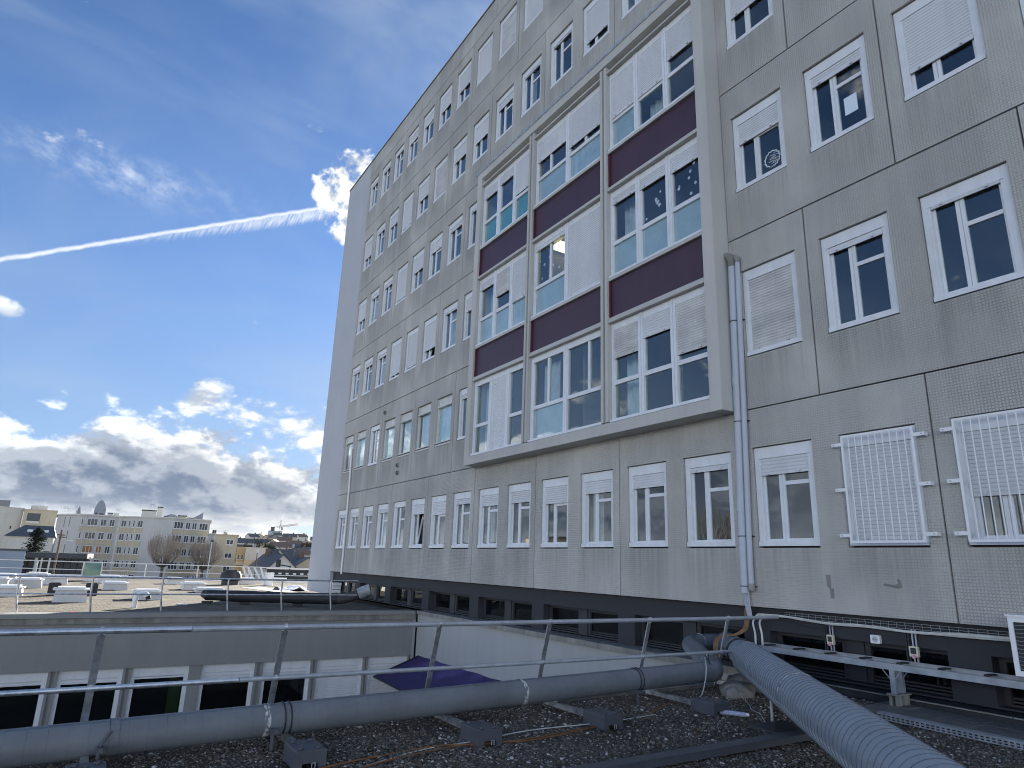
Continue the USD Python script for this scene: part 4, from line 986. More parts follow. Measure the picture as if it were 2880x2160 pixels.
mb = MB(); mb.tube(smooth_tube([(8.64, 6.4, -0.62), (8.63, 5.9, -0.70), (8.63, 5.7, -0.69), (8.64, 5.5, -0.64)], 8), 0.004, 5); obj('cable', mb, M['black'], t_)
t_ = thing('white_strips', 'pair of white cable sleeves hanging from the rail end to the cable tray', 'cable', (8.5, 6.6, -1.0))
for n, (dy, dx) in enumerate(((0.0, 0.0), (-0.10, 0.02))):
    mb = MB(); mb.tube(smooth_tube([(8.60 + dx, 6.72 + dy, -0.60), (8.52 + dx, 6.74 + dy, -0.70), (8.50 + dx, 6.70 + dy, -0.85), (8.45 + dx, 6.66 + dy, -1.0)], 6), 0.014, 6); obj('cable', mb, M['white_cable'], t_)
t_ = thing('conduit_cables', 'four grey cables coming out of the lower end of the thick conduit', 'cable', (8.53, 6.85, -0.5))
for n in range(4):
    mb = MB(); mb.tube(smooth_tube([(8.53 + 0.01 * (n % 2), 6.80 + 0.030 * n, -0.29), (8.54, 6.80 + 0.025 * n, -0.45), (8.58, 6.80 + 0.02 * n, -0.66)], 5), 0.011, 6); obj('cable', mb, M['pvc'], t_)
t_ = thing('brown_cables', 'brown cables curling from the wall over the thin end of the spiral duct', 'cable', (8.2, 6.9, -1.0))
for n in range(4):
    k_ = n * 0.022
    mb = MB(); mb.tube(smooth_tube([(8.60, 6.93 - k_, -0.52), (8.58, 6.94 - k_, -0.74), (8.55, 6.98 - k_, -0.84), (8.44, 7.05 - k_, -0.90), (8.28, 7.10 - k_, -0.915), (8.12, 7.10 - k_, -0.95), (7.98, 7.02 - k_, -1.05), (7.82, 6.86 - k_, -1.22), (7.62 - 0.02 * n, 6.62 - k_, RZ + 0.01)], 7), 0.011, 6); obj('cable', mb, M['brown_cable'], t_)
t_ = thing('black_hose', 'black hose looped over the thin part of the spiral duct and down to the gravel', 'hose', (7.6, 6.0, -1.2))
c = DP(T_COL + 0.62)
pts = [c + R0 * 1.08 * (math.cos(q) * dside + math.sin(q) * dup_) for q in np.radians([20, 50, 80, 110, 140, 170])]
pts = pts + [pts[-1] + np.array([-0.03, -0.12, -0.12]), (7.62, 6.10, -1.36), (7.36, 5.98, -1.44), (7.12, 5.87, -1.465)]
mb = MB(); mb.tube(smooth_tube(pts, 6), 0.012, 7); obj('hose_run', mb, M['black'], t_)
t_ = thing('thin_white_wire', 'thin whitish wire snaking over the gravel left of the spiral duct', 'cable', (6.4, 5.0, RZ))
mb = MB(); mb.tube(smooth_tube([(7.10, 5.86, -1.462), (6.88, 5.58, -1.474), (6.63, 5.33, -1.474), (6.50, 5.12, -1.472), (6.36, 4.98, -1.474), (6.22, 4.84, -1.472), (6.11, 4.67, -1.474), (5.97, 4.44, -1.474), (5.83, 4.26, -1.44)], 6), 0.0042, 6); obj('wire', mb, M['white_cable'], t_)
t_ = thing('orange_cables', 'rusty brown cables snaking across the gravel in front of the counterweights', 'cable', (3.5, 5.4, RZ))
P1 = [(0.6, 4.6), (1.30, 5.08), (1.94, 5.30), (2.40, 5.42), (2.79, 5.44), (3.12, 5.36), (3.57, 5.33), (4.25, 5.44), (5.15, 5.60), (5.75, 5.84), (5.98, 6.05)]
P2 = [(0.6, 4.45), (1.94, 5.10), (2.58, 5.34), (3.15, 5.40), (3.50, 5.30), (3.9, 5.30), (4.6, 5.46), (5.3, 5.66), (5.8, 5.90), (6.1, 6.0)]
P3 = [(0.6, 4.3), (1.7, 5.0), (2.58, 5.40), (3.15, 5.46), (3.81, 5.56), (4.66, 5.52), (5.4, 5.6)]
for P_, r_, m_ in ((P1, 0.0075, 'orange_cable'), (P2, 0.0065, 'orange_cable'), (P3, 0.0045, 'white_cable')):
    mb = MB(); mb.tube(smooth_tube([(x, y - 0.02, RZ + 0.018 + 0.006 * math.sin(7 * x)) for x, y in P_], 8), r_, 6); obj('cable', mb, M[m_], t_)
t_ = thing('hanging_wires', 'pale wires hanging over the far end of the ventilation pipe', 'cable', (6.6, 6.2, -1.2))
mb = MB(); mb.tube(smooth_tube([(7.20, 6.44, -1.04), (7.05, 6.36, -1.08), (6.90, 6.22, -1.09), (6.80, 6.12, -1.16), (6.68, 6.04, -1.30), (6.48, 5.95, -1.44), (6.2, 5.92, -1.47)], 7), 0.006, 6); obj('wire', mb, M['white_cable'], t_)
mb = MB(); mb.tube(smooth_tube([(7.20, 6.44, -1.05), (7.08, 6.32, -1.16), (6.98, 6.22, -1.12), (7.1, 6.40, -1.06)], 7), 0.007, 6); obj('wire', mb, M['black'], t_)

# --- tarpaulins and rubble below the elbow, a crushed bottle
def lump(name, c, sx, sy, sz, seed, m, lb, cat, rot=0.0, sub=3):
    ic = trimesh.creation.icosphere(subdivisions=sub); v = np.array(ic.vertices)
    v *= (0.62 + 0.75 * meshkit.fbm(v * 1.5 + seed * 3.1, 4, seed))[:, None]; v = np.sign(v) * np.abs(v) ** 0.85
    v *= [sx, sy, sz]; cr, sr = math.cos(rot), math.sin(rot); v = np.stack([v[:, 0] * cr - v[:, 1] * sr, v[:, 0] * sr + v[:, 1] * cr, v[:, 2]], 1)
    v[:, 2] = np.maximum(v[:, 2], -sz * 0.35) + sz * 0.35
    return tag(obj(name, (v + np.array(c), ic.faces), m, smooth=35), lb, cat)
lump('tarpaulin', (7.22, 6.02, RZ), 0.26, 0.20, 0.13, 3, M['rag'], 'crumpled dusty grey tarpaulin beside the collar of the spiral duct', 'tarpaulin', 0.5)
lump('tarpaulin', (7.60, 6.24, RZ), 0.22, 0.17, 0.15, 5, M['rag'], 'bunched grey tarpaulin tucked under the thin end of the spiral duct', 'tarpaulin', 1.1)
lump('rubble_stone', (7.05, 5.93, RZ), 0.13, 0.09, 0.10, 8, M['coping'], 'grey broken stone at the foot of the tarpaulins', 'stone', 0.3, 2)
lump('rubble_stone', (7.88, 6.44, RZ), 0.24, 0.15, 0.12, 9, M['coping'], 'flat brownish stone behind the tarpaulins by the wall', 'stone', 0.9, 2)
t_ = thing('plastic_bottle', 'crushed bluish plastic bottle lying on the gravel left of the spiral duct', 'bottle', (6.2, 5.2, RZ))
ic = trimesh.creation.cylinder(radius=0.035, height=0.26, sections=18); ic = ic.subdivide().subdivide(); v = np.array(ic.vertices)
v[:, :2] *= (0.75 + 0.5 * meshkit.noise(v * 22.0, 4))[:, None]; v = np.stack([v[:, 2], v[:, 0], v[:, 1] * 0.7], 1); q = -0.95; v = np.stack([v[:, 0] * math.cos(q) - v[:, 1] * math.sin(q), v[:, 0] * math.sin(q) + v[:, 1] * math.cos(q), v[:, 2]], 1)
obj('body', (v + np.array([6.18, 5.22, RZ + 0.035]), ic.faces), M['bottle'], t_)
mb = MB(); e_ = np.array([6.18, 5.22, RZ + 0.035]); d_ = np.array([math.cos(q), math.sin(q), 0]); mb.tube([e_ + d_ * 0.13, e_ + d_ * 0.165], [0.018, 0.014], 12); obj('cap', mb, M['white'], t_)

# --- the low building across the courtyard
LY = 18.50
low = thing('low_building', 'low grey building with a gravel roof across the courtyard', 'building', (2, LY, -5.3))
mb = MB(); mb.box(-40, S - 0.12, LY, LY + 0.3, -2.585, -1.605); obj('wall', mb, M['court_panel'], low)
mb = MB(); mb.box(S - 0.115, S - 0.034, LY + 0.01, LY + 0.3, -5.3, -1.47); obj('corner_post', mb, M['court_wall'], low)
mb = MB(); mb.box(-40, S - 0.11, LY - 0.06, LY + 0.32, -1.603, -1.475); obj('coping', mb, M['coping'], low)
mb = MB(); mb.box(-40, S - 0.11, LY - 0.10, LY + 0.34, -1.4745, -1.375); obj('coping_cap', mb, M['court_panel'], low)
mb = MB(); mb.box(-40, S - 0.12, LY + 0.12, LY + 0.3, -5.3, -4.0); obj('wall', mb, M['court_panel'], low)
edges = [(-4.2, -4.0), (-2.82, -2.6), (-1.42, -1.2), (-0.12, 0.10), (1.32, 1.53), (2.71, 3.02), (4.23, 4.46), (5.64, 5.84), (7.07, 7.25), (8.42, 8.485)]
for a, b in edges:
    mb = MB(); mb.box(a + 0.02, b - 0.02, LY + 0.08, LY + 0.3, -3.999, -2.586)
    if b - a > 0.25: mb.box(a + 0.02, b - 0.02, LY + 0.03, LY + 0.0795, -3.999, -2.586)
    else:
        mb.box(a + 0.02, a + 0.075, LY + 0.04, LY + 0.0795, -3.999, -2.586); mb.box(b - 0.075, b - 0.02, LY + 0.04, LY + 0.0795, -3.999, -2.586)
    obj('pilaster', mb, M['court_panel'], low)
for n, ((a0, a), (b, b1)) in enumerate(zip(edges[:-1], edges[1:])):
    x0, x1 = a - 0.02, b + 0.02; y = LY + 0.10; mb = MB()
    closed = n >= 7
    mb.box(x0, x0 + 0.09, y, y + 0.1, -3.99, -2.587); mb.box(x1 - 0.09, x1, y, y + 0.1, -3.99, -2.587); mb.box(x0 + 0.0905, x1 - 0.0905, y + 0.004, y + 0.1, -2.78, -2.587); mb.box(x0 + 0.0905, x1 - 0.0905, y, y + 0.1, -3.99, -3.90)
    mb.box(x0 + 0.0905, x1 - 0.0905, y + 0.01, y + 0.09, -2.845, -2.81)
    w_ = obj('window', mb, M['frame'], low, label='window with a closed white shutter' if closed else None)
    zb = -3.89 if closed else (-2.90, -2.86, -2.86, -2.88, -2.80, -2.93, -3.03)[n % 7]
    v, f = slats(0, -3.9, 0, 0, 1, zb + 3.9, 1.115, 0.0)
    v = [(x0 + 0.092 + (x1 - x0 - 0.184) * (-b_), y + 0.015 + a_, c_) for a_, b_, c_ in v]
    mb = MB(); mb.add(v, f); mb.box(x0 + 0.0925, x1 - 0.0925, y + 0.008, y + 0.03, zb, zb + 0.04); obj('roller_shutter', mb, M['shutter'], w_)
    if not closed:
        mb = MB(); mb.box(x0 + 0.0905, x1 - 0.0905, y + 0.05, y + 0.056, -3.89, zb - 0.0); obj('pane', mb, M['glass_dark'], w_)
    if n == 4:
        mb = MB(); mb.box(x1 - 0.36, x1 - 0.10, y + 0.2, y + 0.205, -3.89, -2.82); obj('green_curtain', mb, M['yellow_green'], w_)
    if n == 6:
        mb = MB(); mb.box(x0 + 0.65, x1 - 0.12, y + 0.5, y + 0.51, -3.89, -3.15); obj('screen', mb, M['dark_glass'], w_)
mb = MB(); mb.box(-40, S - 0.12, LY + 1.6, LY + 1.7, -5.3, -1.61); obj('room_wall', mb, M['plinth'], low)
poly = sg.Polygon([(-40, LY + 0.345), (S - 0.04, LY + 0.345), (S - 0.04, 29.97), (17, 29.97), (17, 39.0), (-40, 60.6)])
M['far_gravel'] = shade('far_gravel', (0.135, 0.118, 0.092), 0.95, 0.55, 1.6, bump=0.06, bscale=9.0, fine=0.3)
mb = MB(); mb.prism(poly, -1.86, -1.46, 'z'); obj('roof', mb, M['far_gravel'], low)
mb = MB(); mb.box(-40, S - 0.1, LY + 0.37, LY + 0.62, -1.457, -1.40); obj('roof_upstand', mb, M['bitumen'], low)
E0, E1_ = np.array([-40, 60.5, 0]), np.array([17, 39.0, 0]); ed = (E1_ - E0) / np.linalg.norm(E1_ - E0); en = np.array([ed[1], -ed[0], 0])
mb = MB(); mb.bar(E0 + [0, 0, -1.40], E1_ + [0, 0, -1.40], 0.30, 0.13); obj('far_parapet', mb, M['white'], low)
mb = MB(); mb.bar(E0 + [0, 0.2, -5.0], E1_ + [0, 0.2, -5.0], 0.2, 7.0); obj('back_wall', mb, M['court_panel'], low)

def railing(name, lb, pts, posts, zt, zm, zf, m, lean=None, r=0.022):
    t_ = thing(name, lb, 'railing', (pts[0][0], pts[0][1], zf))
    for nm, z, rr in (('top_rail', zt, r), ('mid_rail', zm, r * 0.8)):
        mb = MB(); mb.tube([(x, y, z) for x, y in pts], rr, 8); obj(nm, mb, m, t_)
    for x, y in posts:
        mb = MB(); q = lean if lean is not None else np.zeros(2)
        mb.tube([(x, y, zt), (x + q[0] * 0.15, y + q[1] * 0.15, zm), (x + q[0], y + q[1], zf)], r * 1.05, 8); obj('post', mb, m, t_)
    return t_
railing('guard_rail', 'pale metal guard rail along the front edge of the low gravel roof', [(-14, 18.98), (6.9, 18.98)], [(-9.6, 18.98), (-8.1, 18.98), (-6.7, 18.98), (-5.2, 18.98), (-3.8, 18.98), (-2.4, 18.98), (-1.0, 18.98), (0.41, 18.98), (1.89, 18.98), (3.42, 18.98), (4.78, 18.98), (6.12, 18.98)], -0.60, -0.985, -1.41, M['alu'], np.array([0.07, 0.0]))
fp = [E0 + ed * t + en * 0.35 for t in np.arange(8, 52.6, 2.75)]
railing('guard_rail', 'white guard rail along the far edge of the low gravel roof', [tuple((E0 + ed * 2 + en * 0.35)[:2]), tuple((E0 + ed * 60 + en * 0.35)[:2])], [tuple(p[:2]) for p in fp], -0.63, -1.05, -1.46, M['white_rail'], r=0.026)
t_ = thing('slanted_rail', 'short white rail with four slanted posts at the far right of the gravel roof', 'railing', (8.6, 40.5, -1.46))
for n, (a0, a1) in enumerate(((11.12, 11.57), (11.51, 11.96), (11.96, 12.47), (12.42, 12.80))):
    p0 = np.array([math.sin(math.radians(a0)), math.cos(math.radians(a0)), 0]) * 42.0; p1 = np.array([math.sin(math.radians(a1)), math.cos(math.radians(a1)), 0]) * 41.0
    mb = MB(); mb.bar(p0 + [0, 0, -0.66], p1 + [0, 0, -1.30], 0.10, 0.05); obj('slanted_post', mb, M['white_rail'], t_)

# roof lights of the low building: white upstands with a shallow cover
SK = [(-0.39, 0.46, 23.7, .40, 'nearest white roof light box, standing in front of two dark blocks'), (1.03, 1.90, 31.1, .30, 'white roof light box right of the two dark blocks'), (1.71, 2.52, 24.8, .30, 'white roof light box just behind the bent vent pipe'),
      (3.94, 4.85, 31.6, .30, 'white roof light box left of the black insulated duct'), (-1.87, -0.96, 32.1, .36, 'white roof light box left of centre, in front of a longer low one'), (-1.06, -0.15, 35.4, .34, 'low white roof light box behind and right of the left centre one'), (3.87, 4.69, 37.4, .30, 'far white roof light box in the middle of the gravel roof'),
      (4.18, 5.25, 29.5, .14, 'flat white roof light cover just behind the end of the black duct'), (-1.92, -1.0, 40.4, .34, 'farthest left white roof light box below the dark canopy'), (1.01, 1.97, 37.8, .34, 'white roof light box directly right of the green hood'), (-2.9, -2.05, 36.6, .36, 'white roof light box at the left edge with a grey lid'),
      (-1.95, -1.25, 26.4, .32, 'white roof light box cut by the left edge of the picture'), (-2.75, -1.95, 31.2, .40, 'tall white roof light box at the left edge of the roof'), (1.8, 2.5, 40.8, .22, 'tiny white roof light near the far rail'), (7.1, 8.3, 38.4, .30, 'white roof light box between the black tank and the white drum')]
for x0, x1, y, h, lb in SK:
    h = max(0.10, h - 0.07)
    t_ = thing('roof_light', lb, 'roof light', ((x0 + x1) / 2, y + 0.4, -1.46), 'white roof light boxes on the gravel roof')
    d_ = 0.85; mb = MB(); z0_ = -1.459
    v = [(x0 + 0.04, y + 0.04, z0_ + h), (x1 - 0.04, y + 0.04, z0_ + h), (x1 - 0.04, y + d_ - 0.04, z0_ + h), (x0 + 0.04, y + d_ - 0.04, z0_ + h), (x0, y, z0_), (x1, y, z0_), (x1, y + d_, z0_), (x0, y + d_, z0_)]
    mb.add(v, [(4, 5, 1, 0), (5, 6, 2, 1), (6, 7, 3, 2), (7, 4, 0, 3), (0, 1, 2, 3)]); obj('upstand', mb, M['white_rail'], t_)
    mb = MB(); mb.box(x0 - 0.03, x1 + 0.03, y - 0.03, y + d_ + 0.03, z0_ + h + 0.002, z0_ + h + 0.035); mb.box(x0 + 0.08, x1 - 0.08, y + 0.08, y + d_ - 0.08, z0_ + h + 0.036, z0_ + h + 0.085); obj('cover', mb, M['white'], t_)
for x0, lb in ((-0.62, 'dark block behind the nearest roof light box, left one'), (0.42, 'dark block behind the nearest roof light box, right one')):
    t_ = thing('concrete_block', lb, 'block', (x0, 27.2, -1.46)); mb = MB(); mb.prism(sg.box(x0, 27.0, x0 + 0.36, 27.5).buffer(-0.03).buffer(0.03), -1.459, -1.08, 'z'); obj('body', mb, M['plinth'], t_); mb = MB(); mb.box(x0 + 0.04, x0 + 0.32, 27.04, 27.46, -1.079, -1.05); obj('cap', mb, M['bitumen'], t_)
t_ = thing('exhaust_hood', 'pale green roof exhaust hood near the far rail of the gravel roof', 'hood', (0.75, 40.3, -1.46))
M['green'] = shade('pale_green_paint', (0.16, 0.24, 0.17), 0.5, 0.1)
mb = MB(); mb.box(0.42, 1.10, 40.0, 40.9, -1.459, -1.2); obj('base', mb, M['white_rail'], t_)
mb = MB(); mb.prism([(39.95, -1.199), (40.95, -1.199), (40.95, -0.68), (40.7, -0.60), (40.05, -0.90)], 0.38, 1.12, 'x'); obj('hood_body', mb, M['green'], t_)
for x in (0.33, 1.125): mb = MB(); mb.box(x, x + 0.045, 39.93, 40.97, -1.30, -0.60); obj('side_cheek', mb, M['white_rail'], t_)
t_ = thing('vent_pipe', 'white bent vent pipe with a dark mouth near the front of the gravel roof', 'vent pipe', (1.53, 21.4, -1.46))
mb = MB(); mb.tube(smooth_tube([(1.53, 21.4, -1.459), (1.54, 21.4, -1.22), (1.57, 21.4, -1.13), (1.66, 21.4, -1.09), (1.76, 21.4, -1.10), (1.82, 21.4, -1.15)], 6), [0.065] * 31, 16); obj('bent_tube', mb, M['white'], t_, smooth=40)
mb = MB(); mb.tube([(1.822, 21.4, -1.152), (1.85, 21.4, -1.24)], 0.068, 16); obj('mouth', mb, M['black'], t_)
t_ = thing('black_tank', 'round black roof fan housing behind the insulated duct', 'fan housing', (6.85, 37.6, -1.46))
mb = MB(); mb.cyl((6.85, 37.6), 0.42, -1.459, -1.25, 28); obj('base', mb, M['bitumen'], t_, smooth=40)
mb = MB(); mb.tube([(6.85, 37.6, -1.249), (6.85, 37.6, -1.20), (6.85, 37.6, -0.95), (6.85, 37.6, -0.80)], [0.46, 0.52, 0.50, 0.40], 28); obj('drum', mb, M['black'], t_, smooth=40)
mb = MB(); mb.cyl((6.85, 37.6), 0.30, -0.799, -0.72, 24); obj('lid', mb, M['black'], t_, smooth=40)
t_ = thing('white_drum', 'round white ventilator drum beside the slanted rail posts', 'ventilator', (8.66, 37.2, -1.46))
mb = MB(); mb.cyl((8.66, 37.2), 0.22, -1.459, -0.87, 24); obj('drum', mb, M['white'], t_, smooth=40); mb = MB(); mb.cyl((8.66, 37.2), 0.25, -0.869, -0.83, 24); obj('lid', mb, M['white'], t_, smooth=40)
mb = MB(); mb.tube([(8.9, 37.2, -1.15), (9.5, 37.0, -1.15)], 0.09, 12); obj('side_tube', mb, M['white'], t_)
t_ = thing('insulated_duct', 'black wrapped duct lying on the gravel roof, its bent end covered in clear plastic', 'duct', (5.5, 22, -1.46))
pts = [np.array([3.62, 23.1, -1.21]), np.array([4.6, 22.55, -1.22]), np.array([6.0, 21.75, -1.215]), np.array([7.05, 21.15, -1.21])]
sp = smooth_tube(pts, 14); rr = 0.165 + 0.022 * (meshkit.fbm(sp * 2.3, 3, 2) - 0.5) * 2
mb = MB(); mb.tube(sp, rr, 22); obj('duct_run', mb, M['black'], t_, smooth=50)
mb = MB(); mb.tube([pts[0] + [-0.16, 0.09, 0.05], pts[0] + [-0.002, 0.001, 0]], [0.10, 0.165], 22); obj('duct_end', mb, M['bitumen'], t_)
mb = MB(); mb.tube(smooth_tube([pts[3], (7.25, 21.03, -1.19), (7.5, 20.9, -1.10), (7.72, 20.80, -1.0)], 6), 0.15, 22); obj('bend', mb, M['bitumen'], t_, smooth=40)
M['film'] = shade('crinkled_plastic_film', (0.26, 0.29, 0.31), 0.22, 0.5, 9.0, bump=0.03, bscale=14)
mb = MB(); q = smooth_tube([(7.62, 20.84, -1.05), (7.8, 20.77, -0.96), (7.95, 20.7, -0.90)], 6); mb.tube(q, 0.165 + 0.02 * meshkit.noise(q * 9, 3), 22); obj('plastic_cover', mb, M['film'], t_, smooth=50)
for p in pts[:3]: mb = MB(); mb.box(p[0] - 0.15, p[0] + 0.15, p[1] - 0.1, p[1] + 0.1, -1.459, -1.385); obj('cradle', mb, M['bitumen'], t_)
t_ = thing('small_ventilator', 'small slatted white ventilator standing between the insulated duct and the dark plinth', 'ventilator', (7.55, 22.9, -1.46))
for n in range(6): mb = MB(); mb.box(7.42 - 0.01 * (n == 5), 7.70 + 0.01 * (n == 5), 22.8, 23.1, -1.459 + 0.115 * n, -1.459 + 0.115 * n + 0.098); obj('slat', mb, M['white_rail'], t_)
mb = MB(); mb.prism([(6.73, 34.2), (7.79, 35.2), (8.35, 29.6), (7.70, 28.4)], -1.4575, -1.445, 'z'); tag(obj('walkway_strip', mb, shade('sunlit_path_tone', (0.52, 0.49, 0.42), 0.9, 0.12, 2.0)), 'flat path strip with sunlight put into its pale colour, on the gravel roof near the end of the tall building', 'sunlit_path')  # thin pale sheet; the sun on this path is put into its colour
def sheet(name, x0, x1, y0, y1, z, amp, seed, m, lb, cat):
    n = 26; X, Y = np.meshgrid(np.linspace(x0, x1, n), np.linspace(y0, y1, n), indexing='ij')
    Z = z + amp * np.maximum(0, meshkit.fbm(np.stack([X * 2.2, Y * 1.3, 0 * X], -1), 4, seed) - 0.35) * 2
    i, j = np.meshgrid(np.arange(n - 1), np.arange(n - 1), indexing='ij'); q = np.stack([i * n + j, (i + 1) * n + j, (i + 1) * n + j + 1, i * n + j + 1], -1).reshape(-1, 4)
    v = np.stack([X, Y, Z], -1).reshape(-1, 3)
    mb = MB(); mb.add(v, q); mb.add(v - [0, 0, 0.006], q[:, ::-1]); return tag(obj(name, mb, m, smooth=60), lb, cat)
sheet('white_sheet', 7.9, 9.6, 31.2, 33.4, -1.45, 0.22, 4, M['white'], 'crumpled white sheet at the foot of the white end wall', 'sheet')
sheet('red_sheet', 0.10, 0.82, 19.25, 19.75, -1.45, 0.07, 6, M['red'], 'flat red sheet behind the front edge of the gravel roof', 'sheet')
mb = MB(); mb.prism([(-1.2, 19.6), (-0.3, 19.62), (-0.28, 19.8), (-1.2, 19.8)], -1.4575, -1.44, 'z'); tag(obj('white_board', mb, M['white']), 'long flat white board left of the red sheet', 'board')
mb = MB(); mb.prism([(2.75, 22.5), (2.98, 22.5), (2.98, 22.7), (2.75, 22.7)], -1.4575, -1.43, 'z'); tag(obj('white_board', mb, M['white']), 'small white board on the gravel right of the vent pipe', 'board')

# --- purple awning in the courtyard corner
t_ = thing('awning', 'purple fabric awning in the courtyard corner below the low building', 'awning', (8.0, 16.5, -3.2))
A_, B_, C_, D_ = np.array([8.56, 18.1, -2.55]), np.array([8.56, 13.4, -2.55]), np.array([7.0, 13.4, -3.02]), np.array([7.25, 18.1, -3.02])
n = 18; vs = []
for i in range(n):
    for j in range(n):
        a, b = i / (n - 1), j / (n - 1); p = (A_ * (1 - a) + B_ * a) * (1 - b) + (D_ * (1 - a) + C_ * a) * b
        vs.append(p - [0, 0, 0.10 * math.sin(PI * a) * math.sin(PI * b) + 0.012 * math.sin(25 * a + 4 * b)])
q = [(i * n + j, (i + 1) * n + j, (i + 1) * n + j + 1, i * n + j + 1) for i in range(n - 1) for j in range(n - 1)]
mb = MB(); mb.add(vs, q); mb.add(np.array(vs) - [0, 0, 0.01], [f[::-1] for f in q]); obj('fabric', mb, M['awning'], t_, smooth=60)
mb = MB(); mb.tube([C_, D_], 0.025, 8); mb.tube([D_, A_ + [-0.03, 0, 0]], 0.018, 8); obj('frame_bar', mb, M['black'], t_)

# ------------------------------------------------------------------ the town behind: ground, apartment blocks, houses on the hill, trees, towers
GZ = -9.0
def pol(az, d, z=0.0): a = math.radians(az); return np.array([d * math.sin(a), d * math.cos(a), z])
def el_z(el, d): return d * math.tan(math.radians(el))
def hill(x, y):
    az = np.degrees(np.arctan2(x, y)); d = np.hypot(x, y)
    side = np.exp(-((az - 14.0) / 9.0) ** 2)
    return GZ + side * 27.0 * np.clip((d - 150.0) / 560.0, 0, 1) ** 1.15 * np.clip((3000 - d) / 2000, 0, 1)
rad = np.concatenate([[0.0], np.geomspace(12, 5000, 64)]); th = np.radians(np.linspace(-180, 180, 241))
Rr, Tt = np.meshgrid(rad, th, indexing='ij'); X, Y = Rr * np.sin(Tt), Rr * np.cos(Tt); Z = hill(X, Y)
n0, n1 = X.shape; i, j = np.meshgrid(np.arange(n0 - 1), np.arange(n1 - 1), indexing='ij')
M['ground'] = shade('town_ground', (0.13, 0.135, 0.10), 0.95, 0.5, 0.03)
mb = MB(); mb.add(np.stack([X, Y, Z], -1).reshape(-1, 3), np.stack([i * n1 + j, i * n1 + j + 1, (i + 1) * n1 + j + 1, (i + 1) * n1 + j], -1).reshape(-1, 4)[:, ::-1]); obj('ground', mb, M['ground'], kind='structure', smooth=True)

M['apt_grey'] = shade('apartment_grey_render', (0.46, 0.445, 0.43), 0.9, 0.08, 0.3, streak=0.12)
M['apt_cream'] = shade('apartment_cream_render', (0.46, 0.39, 0.28), 0.9, 0.10, 0.4, streak=0.12)
M['apt_pale'] = shade('apartment_pale_render', (0.56, 0.53, 0.47), 0.9, 0.08, 0.3, streak=0.10)
M['win_dark'] = shade('far_window_pane', (0.03, 0.035, 0.045), 0.08, 0.4, 0.6)
M['win_white'] = shade('far_window_frame', (0.66, 0.66, 0.64), 0.6, 0.1)
M['orange_shutter'] = shade('orange_shutter', (0.30, 0.14, 0.045), 0.7, 0.15, 1.0)
M['slate'] = shade('slate_roof', (0.045, 0.048, 0.056), 0.6, 0.3, 0.8)
M['tile'] = shade('brown_tile_roof', (0.115, 0.075, 0.055), 0.85, 0.3, 0.8)
M['soot'] = shade('black_cowl', (0.03, 0.03, 0.03), 0.8)

def seg_frame(a, b):
    """unit along a wall from a to b and its normal towards the eye"""
    t = (b - a)[:2]; L = np.linalg.norm(t); t = t / L; n = np.array([t[1], -t[0]])
    if n @ a[:2] > 0: n = -n
    return t, n, L
def on_seg(a, b, az):
    """distance along the wall where the bearing az meets it"""
    d = np.array([math.sin(math.radians(az)), math.cos(math.radians(az))]); t = (b - a)[:2]
    A = np.array([[d[0], -t[0]], [d[1], -t[1]]]); return np.linalg.solve(A, a[:2])[1]
def wbox(mb, a, t, n, s0, s1, z0, z1, d0, d1):
    """box on a wall: s along it, d outwards"""
    c = a[:2] + t * (s0 + s1) / 2 + n * (d0 + d1) / 2
    mb.obox((c[0], c[1], (z0 + z1) / 2), ((t[0], t[1], 0), (n[0], n[1], 0), (0, 0, 1)), (abs(s1 - s0) / 2, abs(d1 - d0) / 2, abs(z1 - z0) / 2))
def far_window(par, a, t, n, s0, s1, z0, z1, mull=2, shut=None, label=None):
    mb = MB(); fr = 0.07
    wbox(mb, a, t, n, s0, s0 + fr, z0, z1, 0.01, 0.06); wbox(mb, a, t, n, s1 - fr, s1, z0, z1, 0.01, 0.06); wbox(mb, a, t, n, s0 + fr, s1 - fr, z1 - fr, z1, 0.01, 0.06)
    wbox(mb, a, t, n, s0 - 0.06, s1 + 0.06, z0 - 0.10, z0 - 0.001, 0.0, 0.16); wbox(mb, a, t, n, s0 + fr, s1 - fr, z0, z0 + fr, 0.01, 0.06)
    for m_ in range(1, mull): q = s0 + (s1 - s0) * m_ / mull; wbox(mb, a, t, n, q - 0.04, q + 0.04, z0 + fr + 0.001, z1 - fr - 0.001, 0.012, 0.058)
    w = obj('window', mb, M['win_white'], par, label=label)
    mb = MB(); wbox(mb, a, t, n, s0 + fr * 0.5, s1 - fr * 0.5, z0 + 0.02, z1 - 0.02, -0.05, 0.011); obj('pane' if shut is None else 'shutter', mb, M['win_dark'] if shut is None else shut, w)

# --- the long apartment block
HR = 7.35
plan = [pol(-1.62, 181), pol(-0.2, 173), pol(2.11, 173.5), pol(3.81, 169), pol(5.77, 165), pol(8.32, 170)]
apt = thing('apartment_building', 'long four storey cream and grey apartment block with bare trees in front', 'building', pol(3.2, 170, GZ))
back = [p * (1 + 13.0 / np.linalg.norm(p)) for p in plan]
mb = MB(); mb.prism([tuple(p[:2]) for p in plan] + [tuple(p[:2]) for p in back[::-1]], GZ - 2, HR, 'z'); obj('wall', mb, M['apt_grey'], apt)
inner = sg.Polygon([tuple(p[:2]) for p in plan] + [tuple(p[:2]) for p in back[::-1]])
mb = MB(); mb.prism(inner.buffer(0.25, join_style=2), HR + 0.003, HR + 0.28, 'z'); obj('roof', mb, M['apt_pale'], apt)
ROWS = [(HR - 0.62 - 2.87 * k, HR - 2.10 - 2.87 * k) for k in range(5)]
